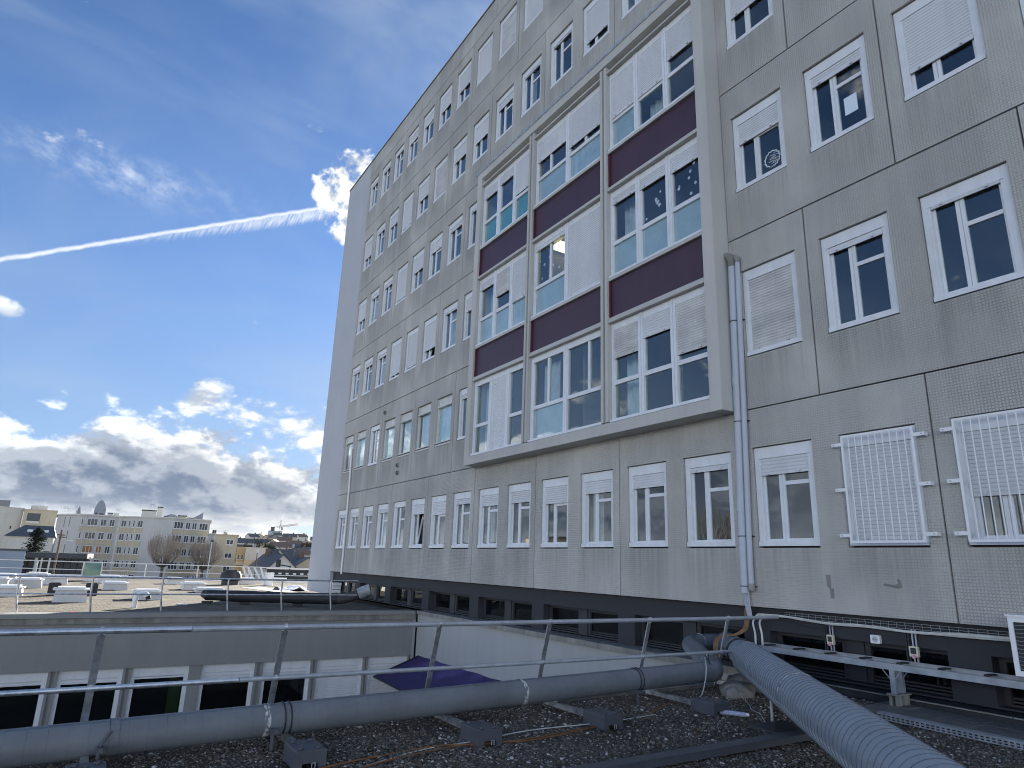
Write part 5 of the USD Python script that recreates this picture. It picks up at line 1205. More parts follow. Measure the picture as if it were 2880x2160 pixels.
colsets = [(0, [(-0.17, -0.19)]), (1, [(-0.16, -0.03), (0.21, 0.85), (1.03, 1.39), (1.59, 1.91)]), (2, [(2.35, 2.67), (2.82, 2.94), (3.09, 3.22), (3.41, 3.74)]), (4, [(5.82, 6.45), (6.62, 6.94), (7.07, 7.39), (7.57, 8.16)])]
for si, cols in colsets:
    a, b = plan[si], plan[si + 1]; t, n, L = seg_frame(a, b)
    if si == 0:
        for az in (-1.15, -0.85):
            s_ = on_seg(a, b, az) * L
            for k in range(3): mb = MB(); wbox(mb, a, t, n, s_ - 0.12, s_ + 0.12, ROWS[k][1] - 0.4, ROWS[k][0] + 0.2, -0.02, 0.012); obj('slit_window', mb, M['win_dark'], apt)
        continue
    ss = [(on_seg(a, b, c0) * L, on_seg(a, b, c1) * L) for c0, c1 in cols]
    for k, (zt, zb) in enumerate(ROWS):
        for c, (s0, s1) in enumerate(ss):
            sh = M['orange_shutter'] if (si == 1 and k == 2 and c in (1, 2)) else None
            far_window(apt, a, t, n, s0, s1, zb, zt, 1 if s1 - s0 < 0.6 else (3 if s1 - s0 > 1.6 else 2), sh, 'window closed by orange shutters' if sh else None)
            mb = MB(); wbox(mb, a, t, n, s0 - 0.25, s1 + 0.25, zb - 1.22, zb - 0.13, 0.0, 0.05); obj('spandrel', mb, M['apt_cream'], apt)
    edges_ = [0.0] + [x for s0, s1 in ss for x in (s0, s1)] + [L]
    for q in range(0, len(edges_), 2):
        s0, s1 = edges_[q], edges_[q + 1]
        if s1 - s0 > 0.7: mb = MB(); wbox(mb, a, t, n, s0 + 0.28, s1 - 0.28, GZ, HR - 0.02, 0.0, 0.10); obj('pilaster', mb, M['apt_pale'], apt)
def roofbox(par, az0, az1, d, z0, z1, m, name='chimney', cap=None):
    c = pol((az0 + az1) / 2, d); w = d * math.radians(az1 - az0) / 2; t = np.array([math.cos(math.radians((az0 + az1) / 2)), -math.sin(math.radians((az0 + az1) / 2)), 0]); n = np.array([t[1], -t[0], 0])
    mb = MB(); mb.obox((c[0], c[1], (z0 + z1) / 2), (t, n, (0, 0, 1)), (w, w * 0.8, (z1 - z0) / 2)); o = obj(name, mb, m, par)
    if cap: mb = MB(); mb.obox((c[0], c[1], z1 + 0.12), (t, n, (0, 0, 1)), (w * 1.05, w * 0.85, 0.115)); obj('cap', mb, cap, o)
zr = HR + 0.285
for az0, az1, d, el, m, cap in ((3.54, 4.49, 176, 2.98, 'apt_pale', 'soot'), (4.53, 4.91, 175, 3.27, 'apt_pale', 'soot'), (1.74, 2.10, 179, 2.72, 'apt_pale', None), (1.36, 1.70, 179, 2.63, 'apt_grey', 'soot'), (6.0, 6.6, 172, 2.72, 'apt_cream', 'soot'), (6.66, 7.1, 173, 2.58, 'apt_cream', 'soot'), (-0.3, 0.5, 183, 2.52, 'apt_pale', None), (0.6, 0.72, 182, 2.66, 'soot', None), (0.85, 1.1, 182, 2.62, 'soot', None), (5.05, 5.2, 172, 2.70, 'soot', None), (5.22, 5.35, 172, 2.74, 'soot', None)):
    roofbox(apt, az0, az1, d, zr, el_z(el, d), M[m], cap=M[cap] if cap else None)
for az, d, el in ((-0.55, 182, 3.05), (0.35, 182, 3.15), (1.95, 180, 3.0), (4.18, 176, 3.55), (-1.2, 186, 2.95)):
    p = pol(az, d); mb = MB(); z1 = el_z(el, d); mb.tube([(p[0], p[1], zr), (p[0], p[1], z1)], 0.04, 5)
    for k in range(4): mb.tube([(p[0] - 0.5, p[1], z1 - 0.15 * k), (p[0] + 0.5, p[1], z1 - 0.15 * k)], 0.025, 4)
    obj('antenna', mb, M['galv'], apt)

def block(name, lb, cat, az0, az1, d0, d1, ztop, depth, m, roofm=None, z0=GZ - 1):
    a, b = pol(az0, d0), pol(az1, d1); t_ = thing(name, lb, cat, (*((a + b) / 2)[:2], z0))
    A2, B2 = a * (1 + depth / d0), b * (1 + depth / d1)
    mb = MB(); mb.prism([tuple(q[:2]) for q in (a, b, B2, A2)], z0, ztop, 'z'); obj('wall', mb, m, t_)
    mb = MB(); mb.prism(sg.Polygon([tuple(q[:2]) for q in (a, b, B2, A2)]).buffer(0.15, join_style=2), ztop + 0.002, ztop + 0.2, 'z'); obj('roof', mb, roofm or m, t_)
    return t_, a, b
t_, a, b = block('white_block', 'tall white building with a dark planted loggia behind the dark roofed house', 'building', -5.6, -3.62, 235, 240, 11.0, 14, M['apt_pale'])
t2, n2, L2 = seg_frame(a, b); mb = MB(); wbox(mb, a, t2, n2, 0.7 * L2, 0.7 * L2 + 0.4, 5.2, 6.0, 0, 0.05); obj('small_window', mb, M['win_dark'], t_)
t_, a, b = block('loggia_block', 'cream building wing with a dark planted loggia at its top left', 'building', -3.60, -1.70, 238, 236, 10.7, 12, M['apt_cream'])
t2, n2, L2 = seg_frame(a, b)
mb = MB(); wbox(mb, a, t2, n2, 0.12 * L2, 0.52 * L2, 7.6, 9.8, -0.3, 0.012); o_ = obj('loggia', mb, M['win_dark'], t_)
mb = MB(); wbox(mb, a, t2, n2, 0.12 * L2, 0.52 * L2, 6.9, 7.6, 0.0, 0.3); obj('balcony', mb, M['apt_pale'], t_)
for s_ in (0.18, 0.4): far_window(t_, a, t2, n2, s_ * L2, s_ * L2 + 1.5, 4.6, 5.9, 2)
roofbox(t_, -3.2, -2.3, 244, 10.9, el_z(2.88, 244), M['apt_pale'], 'roof_structure')

def gable_house(name, lb, c, w, l, rot, zb, ze, zr_, wm, rm, group=None, chim=True, wins=True):
    """house: ridge along its length l, gables at both ends"""
    t_ = thing(name, lb, 'house', (c[0], c[1], zb), group); cr, sr = math.cos(rot), math.sin(rot)
    def W(x, y, z): return (c[0] + x * cr - y * sr, c[1] + x * sr + y * cr, z)
    mb = MB(); hw, hl = w / 2, l / 2
    v = [W(-hl, -hw, zb), W(hl, -hw, zb), W(hl, hw, zb), W(-hl, hw, zb), W(-hl, -hw, ze), W(hl, -hw, ze), W(hl, hw, ze), W(-hl, hw, ze), W(-hl, 0, zr_), W(hl, 0, zr_)]
    mb.add(v, [(0, 1, 5, 4), (2, 3, 7, 6), (1, 2, 6, 5), (3, 0, 4, 7)]); mb.add(v, [(5, 6, 9), (7, 4, 8)]); obj('wall', mb, wm, t_)
    mb = MB(); o = 0.35; k = (zr_ - ze) / hw; u = 0.14
    for s in (-1, 1):
        p = [W(-hl - o, s * (hw + o), ze - k * o + 0.02), W(hl + o, s * (hw + o), ze - k * o + 0.02), W(hl + o, 0, zr_ + 0.02), W(-hl - o, 0, zr_ + 0.02)]
        mb.add([*p, *[(x, y, z + u) for x, y, z in p]], [(0, 1, 2, 3), (7, 6, 5, 4), (0, 4, 5, 1), (1, 5, 6, 2), (2, 6, 7, 3), (3, 7, 4, 0)])
    r_ = obj('roof', mb, rm, t_)
    if chim: mb = MB(); q = W(hl * 0.5, 0.3, 0); mb.obox((q[0], q[1], zr_ + 0.25), ((cr, sr, 0), (-sr, cr, 0), (0, 0, 1)), (0.45, 0.35, 0.9)); obj('chimney', mb, M['tile'], r_)
    if wins:
        for s in (-1, 1):
            for x in (-hl * 0.5, hl * 0.45):
                q = W(x, s * (hw + 0.03), 0); mb = MB(); mb.obox((q[0], q[1], (zb + ze) / 2 + 0.4), ((cr, sr, 0), (-sr, cr, 0), (0, 0, 1)), (0.55, 0.04, 0.65)); obj('window', mb, M['win_dark'], t_)
            q = W(s * (hl + 0.03), 0, 0); mb = MB(); mb.obox((q[0], q[1], (zb + ze) / 2 + 0.8), ((cr, sr, 0), (-sr, cr, 0), (0, 0, 1)), (0.04, 0.5, 0.65)); obj('window', mb, M['win_dark'], t_)
    return t_, W
# dark roofed house at the left
c = pol(-2.9, 152)
t_ = thing('slate_house', 'house with a dark hipped slate roof and two skylights at the far left', 'house', (*c[:2], GZ))
w_ = 152 * math.radians(2.7) / 2; zE, zRd = el_z(0.78, 152), el_z(1.57, 152)
mb = MB(); mb.box(c[0] - w_, c[0] + w_, c[1] - 2, c[1] + 8, GZ, zE); obj('wall', mb, M['apt_pale'], t_)
v = [(c[0] - w_ - 0.3, c[1] - 2.4, zE), (c[0] + w_ + 0.3, c[1] - 2.4, zE), (c[0] + w_ + 0.3, c[1] + 8.4, zE), (c[0] - w_ - 0.3, c[1] + 8.4, zE), (c[0] - w_ + 2.2, c[1] + 2, zRd), (c[0] + w_ - 0.5, c[1] + 2, zRd), (c[0] + w_ - 0.5, c[1] + 4, zRd), (c[0] - w_ + 2.2, c[1] + 4, zRd)]
mb = MB(); mb.add(v, [(0, 1, 5, 4), (1, 2, 6, 5), (2, 3, 7, 6), (3, 0, 4, 7), (4, 5, 6, 7), (3, 2, 1, 0)]); r_ = obj('roof', mb, M['slate'], t_)
for x in (-0.3, 2.1):
    q = np.array([c[0] + x, c[1] - 0.9, zE + (zRd - zE) * 0.62 - 0.36]); sl = np.array([0, 4.4, zRd - zE]); sl /= np.linalg.norm(sl); nn = np.cross([1, 0, 0], sl)
    p0 = np.array([c[0] + x, c[1] - 2.4, zE]) + sl * 2.4; mb = MB(); mb.obox(p0 + nn * 0.04, ((1, 0, 0), sl, nn), (0.42, 0.45, 0.05)); obj('skylight', mb, M['win_white'], r_)
for x in (-4.2, 2.5): mb = MB(); mb.box(c[0] + x, c[0] + x + 1.0, c[1] - 2.05, c[1] - 1.99, -2.0, -0.4); obj('window', mb, M['win_dark'], t_)
# blue clad shed and dark canopy building
M['blue_clad'] = shade('blue_grey_cladding', (0.20, 0.25, 0.33), 0.5, 0.08, 1.0)
t_, a, b = block('clad_shed', 'blue grey ribbed metal shed at the far left beyond the gravel roof', 'building', -6.5, -3.0, 92, 90, -0.30, 10, M['blue_clad'], M['slate'])
t2, n2, L2 = seg_frame(a, b)
for k in range(14): mb = MB(); wbox(mb, a, t2, n2, 0.0, L2, -0.62 - 0.22 * k, -0.50 - 0.22 * k, 0.0, 0.05); obj('rib', mb, M['blue_clad'], t_)
t_, a, b = block('canopy_building', 'low dark glazed building with a flat overhanging black roof', 'building', -2.95, 0.75, 94, 97, -0.95, 9, M['win_dark'], M['slate'])
mb = MB(); mb.prism([tuple(q[:2]) for q in (pol(-2.98, 91), pol(-2.52, 97), pol(1.0, 101), pol(0.62, 94))], -0.94, -0.38, 'z'); obj('canopy', mb, M['slate'], t_)
t2, n2, L2 = seg_frame(a, b)
for k in range(9): mb = MB(); wbox(mb, a, t2, n2, L2 * (k + 0.5) / 9 - 0.05, L2 * (k + 0.5) / 9 + 0.05, GZ, -0.96, 0.0, 0.12); obj('glazing_bar', mb, M['slate'], t_)
for az in (-2.32, -2.0, -1.55): p = pol(az, 92.0); mb = MB(); mb.cyl(p[:2], 0.16 if az < -2.2 else 0.10, GZ, -0.95, 10); obj('column', mb, M['white_rail'], t_)
p = pol(-1.2, 88); t_ = thing('utility_pole', 'brown wooden utility pole with a short cross arm by the dark canopy', 'pole', (*p[:2], GZ))
M['wood'] = shade('weathered_wood', (0.13, 0.085, 0.055), 0.9, 0.3, 4.0)
mb = MB(); mb.cyl(p[:2], 0.13, GZ, el_z(1.34, 88), 8, 0.10); obj('pole_shaft', mb, M['wood'], t_)
mb = MB(); mb.box(p[0] - 0.35, p[0] + 0.35, p[1] - 0.05, p[1] + 0.05, el_z(0.95, 88), el_z(0.95, 88) + 0.12); mb.box(p[0] - 0.2, p[0] + 0.45, p[1] - 0.16, p[1] - 0.06, el_z(0.8, 88), el_z(0.8, 88) + 0.10); obj('cross_arm', mb, M['soot'], t_)
mb = MB(); q0, q1 = np.array([p[0], p[1], el_z(0.98, 88)]), pol(-0.3, 172.0, 2.4); mb.tube([q0 + (q1 - q0) * s_ - np.array([0, 0, 2.2 * s_ * (1 - s_)]) for s_ in np.linspace(0, 1, 14)], 0.022, 4); obj('overhead_wire', mb, M['soot'], t_)
# right of the apartment block
t_, a, b = block('corner_block', 'cream three storey building with single windows right of the bare trees', 'building', 8.75, 10.45, 150, 149, 3.85, 12, M['apt_cream'])
t2, n2, L2 = seg_frame(a, b)
for k in range(4): far_window(t_, a, t2, n2, on_seg(a, b, 9.66) * L2, on_seg(a, b, 10.16) * L2, el_z(0.77, 150) - 2.62 * k, el_z(1.15, 150) - 2.62 * k, 2)
t_, a, b = block('side_block', 'narrow grey building between the apartment block and the cream corner building', 'building', 8.30, 8.74, 158, 151, 4.05, 9, M['apt_grey'])
for az in (8.55, 8.7): roofbox(t_, az, az + 0.14, 156, 4.26, 5.0, M['soot'])
t_, a, b = block('yellow_house', 'small warm yellow building with a balcony between two grey walls', 'building', 10.48, 11.1, 172, 172, 1.75, 9, shade('yellow_render', (0.50, 0.39, 0.22), 0.9, 0.08, 0.5))
t2, n2, L2 = seg_frame(a, b)
for s_, z in ((0.15, -0.9), (0.6, -0.9)): far_window(t_, a, t2, n2, s_ * L2, s_ * L2 + 0.5, z, z + 1.1, 1)
mb = MB(); wbox(mb, a, t2, n2, 0.1 * L2, 0.95 * L2, -2.2, -1.4, 0, 0.5); obj('balcony', mb, M['apt_pale'], t_)
t_, a, b = block('grey_wall_house', 'plain building with a grey upper wall and cream lower wall', 'building', 11.12, 12.68, 168, 168, 1.72, 10, M['apt_grey'])
t2, n2, L2 = seg_frame(a, b); mb = MB(); wbox(mb, a, t2, n2, 0, L2, GZ, -0.95, 0, 0.08); obj('lower_wall', mb, M['apt_cream'], t_)
cgh = pol(13.35, 142)
gable_house('gable_house', 'white gabled house with a dark roof behind the traffic light', pol(13.25, 142), 5.2, 9.0, math.radians(100), GZ, -1.9, 0.35, M['apt_pale'], M['slate'])
gable_house('gable_house', 'long house with a dark slate roof right of the white gable', pol(14.45, 150), 7.0, 8.0, math.radians(-14), GZ, -1.2, 0.05, M['apt_pale'], M['slate'])
gable_house('gable_house', 'cream house whose gable end meets the tall building at the right', pol(15.65, 146), 5.0, 8.0, math.radians(85), GZ, -1.7, 0.0, M['apt_cream'], M['slate'])
# houses up the hill
hr = random.Random(5)
HOUSES = [(10.15, 330, 0), (10.75, 345, 1), (11.25, 470, 0), (12.35, 470, 1), (13.0, 360, 0), (13.6, 300, 0), (14.35, 300, 1), (15.1, 320, 0), (15.75, 330, 1), (12.9, 560, 1), (13.9, 520, 0), (14.75, 470, 2), (15.6, 480, 1), (16.3, 430, 0), (10.3, 560, 2), (11.5, 620, 0), (12.1, 640, 1), (13.3, 640, 0), (14.3, 600, 1), (15.2, 640, 0), (9.3, 600, 1), (8.9, 520, 0), (16.4, 600, 1), (15.4, 400, 0), (13.2, 420, 1), (13.72, 390, 2)]
HL = ['white', 'cream', 'brown roofed']
for n, (az, d, kd) in enumerate(HOUSES):
    p = pol(az, d); zb = float(hill(p[0], p[1])) - 1.0; w = hr.uniform(6.5, 8.5); h = hr.uniform(4.2, 5.4)
    place = 'on the skyline' if d > 540 else ('mid hill' if d > 380 else 'low down')
    roofm = M['tile'] if (n % 3 == 1 or kd == 2) else M['slate']
    near = 'behind the corner building' if az < 10.5 else 'above the yellow building' if az < 11.1 else 'above the plain grey wall' if az < 12.7 else 'below the tower crane' if az < 13.8 else 'just right of the crane' if az < 15.0 else 'close to the tall building'
    rf = 'brown tile' if roofm is M['tile'] else 'dark slate'; col = ('white', 'cream', 'grey')[kd]
    gable_house('hill_house', f'{col} hillside house with {rf} roof, {place}, {near}', p, w, w * hr.uniform(1.1, 1.6), hr.uniform(-0.5, 0.5) + (PI / 2 if n % 4 == 0 else 0), zb, zb + h, zb + h + w * 0.32, (M['apt_pale'], M['apt_cream'], M['apt_grey'])[kd], roofm, 'houses on the hillside', wins=d < 420)

# --- trees
M['bark'] = shade('bare_bark', (0.085, 0.070, 0.058), 0.95, 0.3, 3.0)
M['twig'] = shade('bare_twigs', (0.24, 0.20, 0.165), 0.95, 0.3, 2.0)
M['conifer'] = leafy('conifer_needles', (0.030, 0.042, 0.028), 0.2)
M['bush'] = leafy('dark_evergreen_leaves', (0.028, 0.036, 0.020), 0.2)
def bare_tree(lb, p, zfork, ztop, wid, seed, name='bare_tree'):
    rs = random.Random(seed); t_ = thing(name, lb, 'tree', (*p[:2], GZ))
    mb = MB(); mb.tube([(p[0], p[1], GZ), (p[0] + 0.05, p[1], (GZ + zfork) / 2), (p[0], p[1], zfork + 0.2)], [0.34, 0.26, 0.24], 9); obj('trunk', mb, M['bark'], t_)
    limbs, tw = MB(), MB(); h = ztop - zfork
    for i in range(22):
        a = 2 * PI * i / 22 + rs.uniform(-0.3, 0.3); sp = rs.uniform(0.12, 1.0) ** 0.6; r = wid / 2 * sp
        e = np.array([p[0] + math.cos(a) * r * 0.62, p[1] + math.sin(a) * r * 0.62, zfork + h * rs.uniform(0.14, 0.36)])
        s = np.array([p[0], p[1], zfork]); m = s + (e - s) * 0.5 + np.array([math.cos(a), math.sin(a), -0.3]) * r * 0.12
        limbs.tube(smooth_tube([s, m, e], 4), np.linspace(0.13, 0.055, 9), 6)
        for k in range(9):
            q = m + (e - m) * rs.uniform(0.0, 1.0); b_ = a + rs.uniform(-0.9, 0.9); out = wid / 2 * (0.12 + 0.88 * sp) * rs.uniform(0.75, 1.06)
            top = np.array([p[0] + math.cos(b_) * out, p[1] + math.sin(b_) * out, 0]); lim = math.sqrt(max(0.0, 1 - (out / (wid / 2 * 1.08)) ** 2)); top[2] = zfork + h * (0.40 + 0.60 * lim * rs.uniform(0.82, 1.0))
            mid = q + (top - q) * 0.5 + np.array([math.cos(b_), math.sin(b_), -0.25]) * 0.45
            c_ = smooth_tube([q, mid, top], 4); tw.tube(c_, np.linspace(0.035, 0.010, len(c_)), 4, caps=False)
            for w in range(3):
                f = rs.uniform(0.4, 0.95); q2 = c_[int(f * (len(c_) - 1))]; e2 = q2 + (top - mid) * rs.uniform(0.35, 0.7) + np.array([rs.uniform(-.5, .5), rs.uniform(-.5, .5), rs.uniform(0, .5)]); tw.tube([q2, e2], [0.016, 0.006], 3, caps=False)
    obj('limbs', limbs, M['bark'], t_); obj('twigs', tw, M['twig'], t_, kind=None)
bare_tree('left one of two bare pruned trees in front of the apartment block', pol(5.5, 138), el_z(-1.05, 138), el_z(1.51, 138), 138 * math.radians(2.75), 1)
bare_tree('right one of two bare pruned trees in front of the apartment block', pol(8.25, 140), el_z(-1.15, 140), el_z(1.20, 140), 140 * math.radians(2.55), 2)
def conifer(lb, p, zb, zt, wid, seed, m, name='conifer_tree'):
    rs = np.random.RandomState(seed); t_ = thing(name, lb, 'tree', (*p[:2], zb))
    mb = MB(); mb.cyl(p[:2], 0.28, zb, zt - 0.5, 8, 0.06); obj('trunk', mb, M['bark'], t_)
    V, F, k = [], [], 0; h = zt - zb
    for tier in range(34):
        f = tier / 33; z = zb + h * (0.12 + 0.88 * f); r = wid / 2 * (1 - f) ** 0.42 + 0.15
        for b_ in range(11):
            a = rs.uniform(0, 2 * PI); L_ = r * rs.uniform(0.6, 1.12); droop = rs.uniform(0.05, 0.3)
            for q in range(9):
                u = (q + rs.uniform(0, 1)) / 9; c_ = np.array([p[0] + math.cos(a) * L_ * u, p[1] + math.sin(a) * L_ * u, z + h * 0.02 * u - droop * L_ * u * u + rs.normal(0, 0.10)])
                d1 = rs.normal(0, 1, 3); d1[2] *= 0.4; d1 /= np.linalg.norm(d1); d2 = np.cross(d1, rs.normal(0, 1, 3)); d2 /= np.linalg.norm(d2); s_ = rs.uniform(0.16, 0.34) * (wid / 6.0) ** 0.5
                V += [c_ - d1 * s_, c_ + d2 * s_ * 0.5, c_ + d1 * s_ * 1.3]; F.append((k, k + 1, k + 2)); k += 3
    obj('crown', (np.array(V), np.array(F)), m, t_)
conifer('dark conifer in front of the slate roofed house', pol(-2.55, 128), GZ, el_z(1.22, 128), 6.2, 3, M['conifer'])
conifer('dark conifer cut by the left edge of the picture', pol(-5.2, 126), GZ, el_z(1.45, 126), 5.4, 4, M['conifer'])
def bushy(lb, p, zb, zt, wid, seed, m, name='evergreen_tree'):
    rs = np.random.RandomState(seed); t_ = thing(name, lb, 'tree', (*p[:2], zb)); h = zt - zb
    mb = MB(); mb.cyl(p[:2], 0.3, zb, zb + h * 0.6, 7, 0.12); obj('trunk', mb, M['bark'], t_)
    n = 2600; C = []
    for q in range(16): C.append(np.array([rs.normal(0, 0.26) * wid, rs.normal(0, 0.26) * wid, h * rs.uniform(0.35, 0.82)]))
    idx = rs.randint(0, 16, n); pts = np.array(C)[idx] + rs.normal(0, 1, (n, 3)) * [wid * 0.11, wid * 0.11, h * 0.09] + np.array([p[0], p[1], zb])
    d1 = rs.normal(0, 1, (n, 3)); d1 /= np.linalg.norm(d1, axis=1)[:, None]; d2 = np.cross(d1, rs.normal(0, 1, (n, 3))); d2 /= np.linalg.norm(d2, axis=1)[:, None]; s_ = rs.uniform(0.25, 0.5, (n, 1)) * (wid / 10) ** 0.5
    V = np.stack([pts - d1 * s_, pts + d2 * s_ * 0.7, pts + d1 * s_], 1).reshape(-1, 3); obj('crown', (V, np.arange(3 * n).reshape(-1, 3)), m, t_)
for lb, az, d, w, el in (('large dark evergreen tree on the hill above the plain grey wall', 11.95, 262, 7.5, 1.40), ('dark tree left of the large evergreen on the hill', 10.7, 240, 4.5, 0.95), ('small dark tree behind the narrow grey building', 9.55, 420, 5.0, 1.85), ('dark tree between the hillside houses near the crane', 13.25, 330, 5.5, 0.95), ('dark tree on the hill close to the tall building', 15.7, 380, 6.0, 1.25), ('dark tree right of the large evergreen on the hill', 12.75, 300, 5.0, 0.75)):
    p = pol(az, d); bushy(lb, p, float(hill(p[0], p[1])) - 0.5, el_z(el, d), w, int(az * 10), M['bush'])

# --- street furniture glimpsed beyond the roof
p = pol(12.02, 92); t_ = thing('street_lamp', 'grey street lamp in front of the plain grey wall', 'street lamp', (*p[:2], GZ))
mb = MB(); mb.cyl(p[:2], 0.09, GZ, el_z(0.25, 92), 8, 0.06); obj('pole_shaft', mb, M['slate'], t_)
mb = MB(); mb.obox((p[0], p[1], el_z(0.38, 92)), ((1, 0, 0), (0, 1, 0), (0, 0, 1)), (0.09, 0.12, 0.22)); obj('lamp_head', mb, M['white_rail'], t_)
p = pol(8.62, 96); t_ = thing('street_lamp', 'thin grey lamp post in front of the right bare tree', 'street lamp', (*p[:2], GZ)); mb = MB(); mb.cyl(p[:2], 0.08, GZ, el_z(0.95, 96), 8, 0.05); obj('pole_shaft', mb, M['galv'], t_); mb = MB(); mb.obox((p[0], p[1], el_z(1.02, 96)), ((1, 0, 0), (0, 1, 0), (0, 0, 1)), (0.16, 0.16, 0.14)); obj('lamp_head', mb, M['slate'], t_)
p0, p1 = pol(13.62, 72), pol(14.58, 72); t_ = thing('traffic_light', 'black traffic light hanging from a curved arm in front of the white gable', 'traffic light', (*p1[:2], GZ))
mb = MB(); mb.tube(smooth_tube([(p1[0], p1[1], GZ), (p1[0], p1[1], -1.6), (p1[0], p1[1], -0.98), (p0[0] + 0.7, p0[1], -0.84), (p0[0], p0[1], -0.76)], 5), 0.06, 7); obj('mast_arm', mb, M['soot'], t_)
mb = MB(); mb.obox((p0[0], p0[1], -0.70), ((1, 0, 0), (0, 1, 0), (0, 0, 1)), (0.13, 0.12, 0.30)); mb.obox((p0[0] + 0.1, p0[1], -0.62), ((1, 0, 0), (0, 1, 0), (0, 0, 1)), (0.20, 0.02, 0.36)); o_ = obj('signal_head', mb, M['soot'], t_)
for k in range(3): mb = MB(); mb.tube([(p0[0], p0[1] - 0.19, -0.5 - 0.2 * k), (p0[0], p0[1] - 0.121, -0.5 - 0.2 * k)], 0.07, 10); obj('visor', mb, M['slate'], o_)
t_, a, b = block('dark_shed', 'long dark low shed with small pale windows behind the slanted rail', 'building', 12.9, 16.6, 118, 118, -2.15, 8, M['soot'], M['slate'])
t2, n2, L2 = seg_frame(a, b)
for k in range(6): mb = MB(); wbox(mb, a, t2, n2, L2 * (0.08 + 0.15 * k), L2 * (0.08 + 0.15 * k) + 0.5, -2.75, -2.5, 0, 0.04); obj('window', mb, M['win_white'], t_)
# --- tower crane
cp = pol(13.50, 690); zc0, zc1 = float(hill(cp[0], cp[1])), el_z(2.40, 690)
t_ = thing('tower_crane', 'orange and white tower crane standing on the hill skyline', 'crane', (*cp[:2], zc0))
M['crane_red'] = shade('crane_orange', (0.50, 0.20, 0.10), 0.6); M['crane_white'] = shade('crane_grey', (0.42, 0.42, 0.42), 0.6)
def lattice(a, b, w, nseg, r):
    a, b = np.array(a), np.array(b); t = (b - a) / np.linalg.norm(b - a); s = np.cross(t, [0, 0, 1.0]) if abs(t[2]) < 0.9 else np.array([1.0, 0, 0]); s /= np.linalg.norm(s); u = np.cross(s, t); mb = MB()
    cs = [(s + u) * w / 2, (s - u) * w / 2, (-s - u) * w / 2, (u - s) * w / 2]
    for c_ in cs: mb.tube([a + c_, b + c_], r, 4)
    for k in range(nseg):
        p, q = a + (b - a) * k / nseg, a + (b - a) * (k + 1) / nseg
        for e in range(4): mb.tube([p + cs[e], q + cs[(e + 1) % 4]], r * 0.6, 3)
    return mb
obj('mast', lattice((cp[0], cp[1], zc0), (cp[0], cp[1], zc1), 2.0, 14, 0.16), M['crane_white'], t_)
j0, j1 = pol(12.93, 690, el_z(2.22, 690)), pol(14.80, 690, el_z(2.58, 690))
obj('jib', lattice(pol(13.5, 690, el_z(2.33, 690)), j1, 1.3, 16, 0.14), M['crane_red'], t_); obj('counter_jib', lattice(pol(13.5, 690, el_z(2.33, 690)), j0, 1.3, 6, 0.14), M['crane_white'], t_)
apx = np.array([cp[0], cp[1], el_z(2.83, 690)]); mb = MB(); mb.tube([(cp[0], cp[1], zc1), apx], 0.5, 5); mb.tube([apx, j0], 0.07, 3); mb.tube([apx, (pol(13.5, 690, 0) + (j1 - pol(13.5, 690, 0)) * 0.75) * [1, 1, 0] + [0, 0, el_z(2.50, 690)]], 0.07, 3); obj('tower_head', mb, M['crane_white'], t_)
mb = MB(); mb.obox(j0 + [0, 0, -1.2], ((1, 0, 0), (0, 1, 0), (0, 0, 1)), (1.6, 1.2, 1.9)); obj('counterweight', mb, M['slate'], t_)
mb = MB(); mb.obox((cp[0] + 1.8, cp[1], el_z(2.18, 690)), ((1, 0, 0), (0, 1, 0), (0, 0, 1)), (0.9, 0.9, 1.2)); obj('cab', mb, M['crane_white'], t_)
bp = pol(13.15, 700); t_ = thing('site_building', 'pale blue wrapped building under the tower crane', 'building', (*bp[:2], 10)); mb = MB(); mb.box(bp[0] - 5.5, bp[0] + 5.5, bp[1] - 5, bp[1] + 5, float(hill(bp[0], bp[1])), el_z(1.95, 700)); obj('wall', mb, shade('site_sheeting', (0.38, 0.45, 0.52), 0.8, 0.15, 0.2), t_); mb = MB(); mb.box(bp[0] - 5.8, bp[0] + 5.8, bp[1] - 5.3, bp[1] + 5.3, el_z(1.95, 700) + 0.01, el_z(1.95, 700) + 0.5); obj('roof', mb, M['apt_grey'], t_)
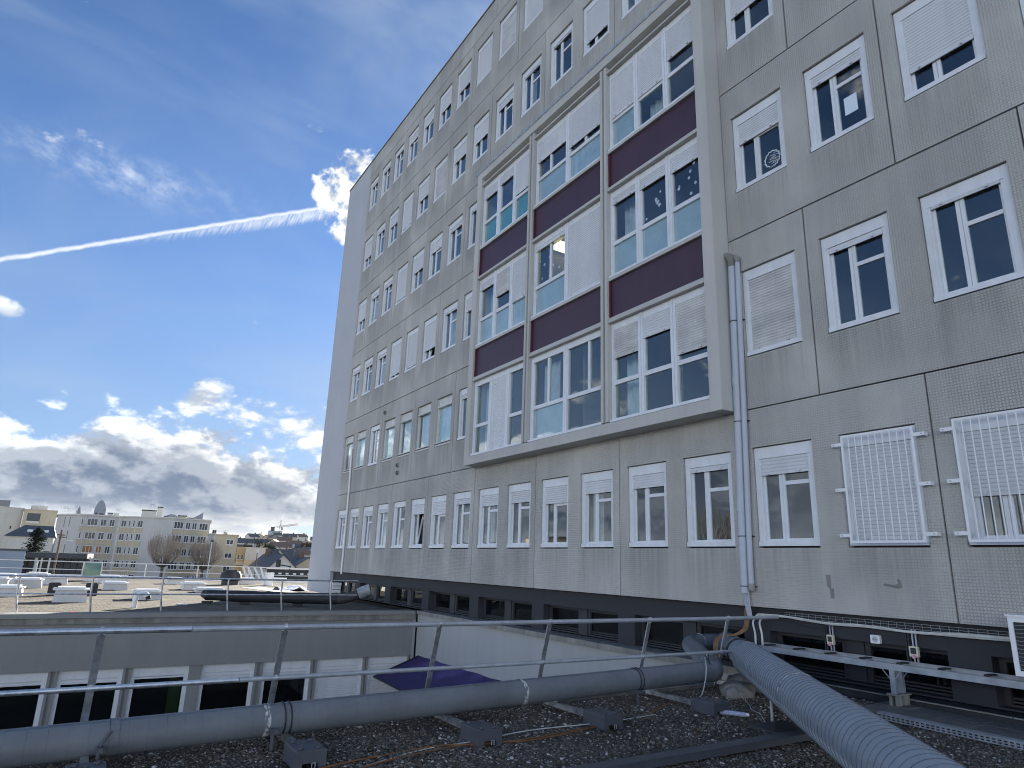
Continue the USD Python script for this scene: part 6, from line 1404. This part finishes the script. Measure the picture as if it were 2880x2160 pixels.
# --- glass towers far away
M['tower_glass'] = shade('far_tower_glass', (0.07, 0.105, 0.17), 0.8, 0.15, 0.02, spec=0.1)
M['tower_dark'] = shade('far_dark_tower_glass', (0.03, 0.05, 0.08), 0.8, 0.15, 0.02, spec=0.1)
DT = 3300.0
def tower(lb, prof, d, m, name='glass_tower', depth=40.0):
    """prof: outline as (azimuth, elevation) of the tower's face, built at its real distance"""
    azc = sum(a for a, e in prof) / len(prof); t_ = thing(name, lb, 'tower', (*pol(azc, d)[:2], GZ))
    c = pol(azc, d); r_ = np.array([math.cos(math.radians(azc)), -math.sin(math.radians(azc)), 0]); f_ = np.array([math.sin(math.radians(azc)), math.cos(math.radians(azc)), 0])
    P = [((a - azc) * math.radians(1) * d, GZ if e is None else el_z(e, d)) for a, e in prof]
    m_ = trimesh.creation.extrude_polygon(sg.Polygon(P), depth, engine='earcut'); v = np.array(m_.vertices); v = c + v[:, :1] * r_ + v[:, 2:] * f_ + np.stack([0 * v[:, 1], 0 * v[:, 1], v[:, 1]], 1)
    obj('shaft', (v, m_.faces), m, t_)
    mb = MB(); w0, w1 = min(x for x, z in P), max(x for x, z in P); zt = max(z for x, z in P)
    for k in range(5):
        x = w0 + (w1 - w0) * (k + 1) / 6; q = c + r_ * x - f_ * 0.5; ztop = np.interp(x, *zip(*sorted((x_, z_) for x_, z_ in P if z_ > 0)))
        mb.obox((q[0], q[1], (GZ + ztop) / 2 - 2), (r_, f_, (0, 0, 1)), (0.8, 0.45, (ztop - GZ) / 2 - 3))
    obj('facade_rib', mb, M['tower_dark'], t_)
tower('dark blue glass tower at the far left of the skyline', [(-5.30, None), (-5.30, 3.10), (-4.47, 3.14), (-4.42, None)], DT, M['tower_dark'])
tower('rounded blue glass tower rising behind the apartment block', [(0.42, None), (0.50, 2.9), (0.58, 3.25), (0.70, 3.48), (0.84, 3.58), (1.00, 3.48), (1.12, 3.28), (1.22, 2.9), (1.28, None)], DT, M['tower_glass'])
tower('pale glass building with a slanting pointed roof behind the apartment block', [(7.05, None), (7.05, 2.66), (7.72, 3.13), (7.78, None)], DT, M['tower_glass'], 'slanted_tower')
tower('pale glass tower with an arched top behind the apartment roof', [(5.15, None), (5.2, 2.72), (5.45, 2.86), (5.75, 2.84), (6.0, 2.70), (6.02, None)], DT, M['tower_glass'], 'arched_tower')
tower('low flat topped far tower behind the white block', [(-3.28, None), (-3.25, 2.86), (-2.30, 2.90), (-2.28, None)], DT, M['tower_glass'], 'flat_tower')
tower('small pale pointed tower behind the left end of the apartment block', [(-0.62, None), (-0.60, 2.72), (-0.40, 3.06), (-0.30, 2.6), (-0.28, None)], DT, M['tower_glass'], 'small_tower')

# --- buildings and a tree to the left of the picture: they show in the window panes
for n, (az, d, w, zt, lb) in enumerate(((-24, 120, 5.5, 3.6, 'pale low house reflected in the ground floor windows'), (-31, 150, 4.5, 6.5, 'white sunlit block reflected in the ground floor windows'), (-38, 165, 7.0, 3.2, 'long cream building reflected in the ground floor windows'), (-47, 150, 5.0, 2.2, 'cream house mirrored low in the window panes'), (-60, 140, 7.0, 1.5, 'pale long house mirrored low in the window panes'), (-78, 150, 9.0, 2.5, 'pale block far to the left'))):
    t_, a, b = block('reflected_building', lb, 'building', az - w / 2, az + w / 2, d, d * 1.04, zt, 12, (M['apt_pale'], M['apt_cream'])[n % 2], M['slate'])
    t2, n2, L2 = seg_frame(a, b)
    for k in range(5): far_window(t_, a, t2, n2, L2 * (0.08 + 0.18 * k), L2 * (0.08 + 0.18 * k) + 1.6, zt - 2.6, zt - 1.1, 2)
bare_tree('bare tree reflected in a ground floor window pane', np.array([-58.0, 66.0, 0]), -0.5, 9.0, 9.0, 7)

# ------------------------------------------------------------------ haze: the air itself, one closed box round everything
HAZE = 0.000025
if HAZE:
    g = Graph()
    vol = g.add('principled_volume', 'volume', color=(0.80, 0.88, 1.0), density=HAZE, anisotropy=0.2)
    hz = g.build('haze_air', volume=vol)
    mb = MB(); mb.box(-5200, 5200, -5200, 5200, -12, 222); tag(obj('haze', mb, hz), 'faint pale blue haze between the viewer and the far skyline', 'haze', kind='stuff')
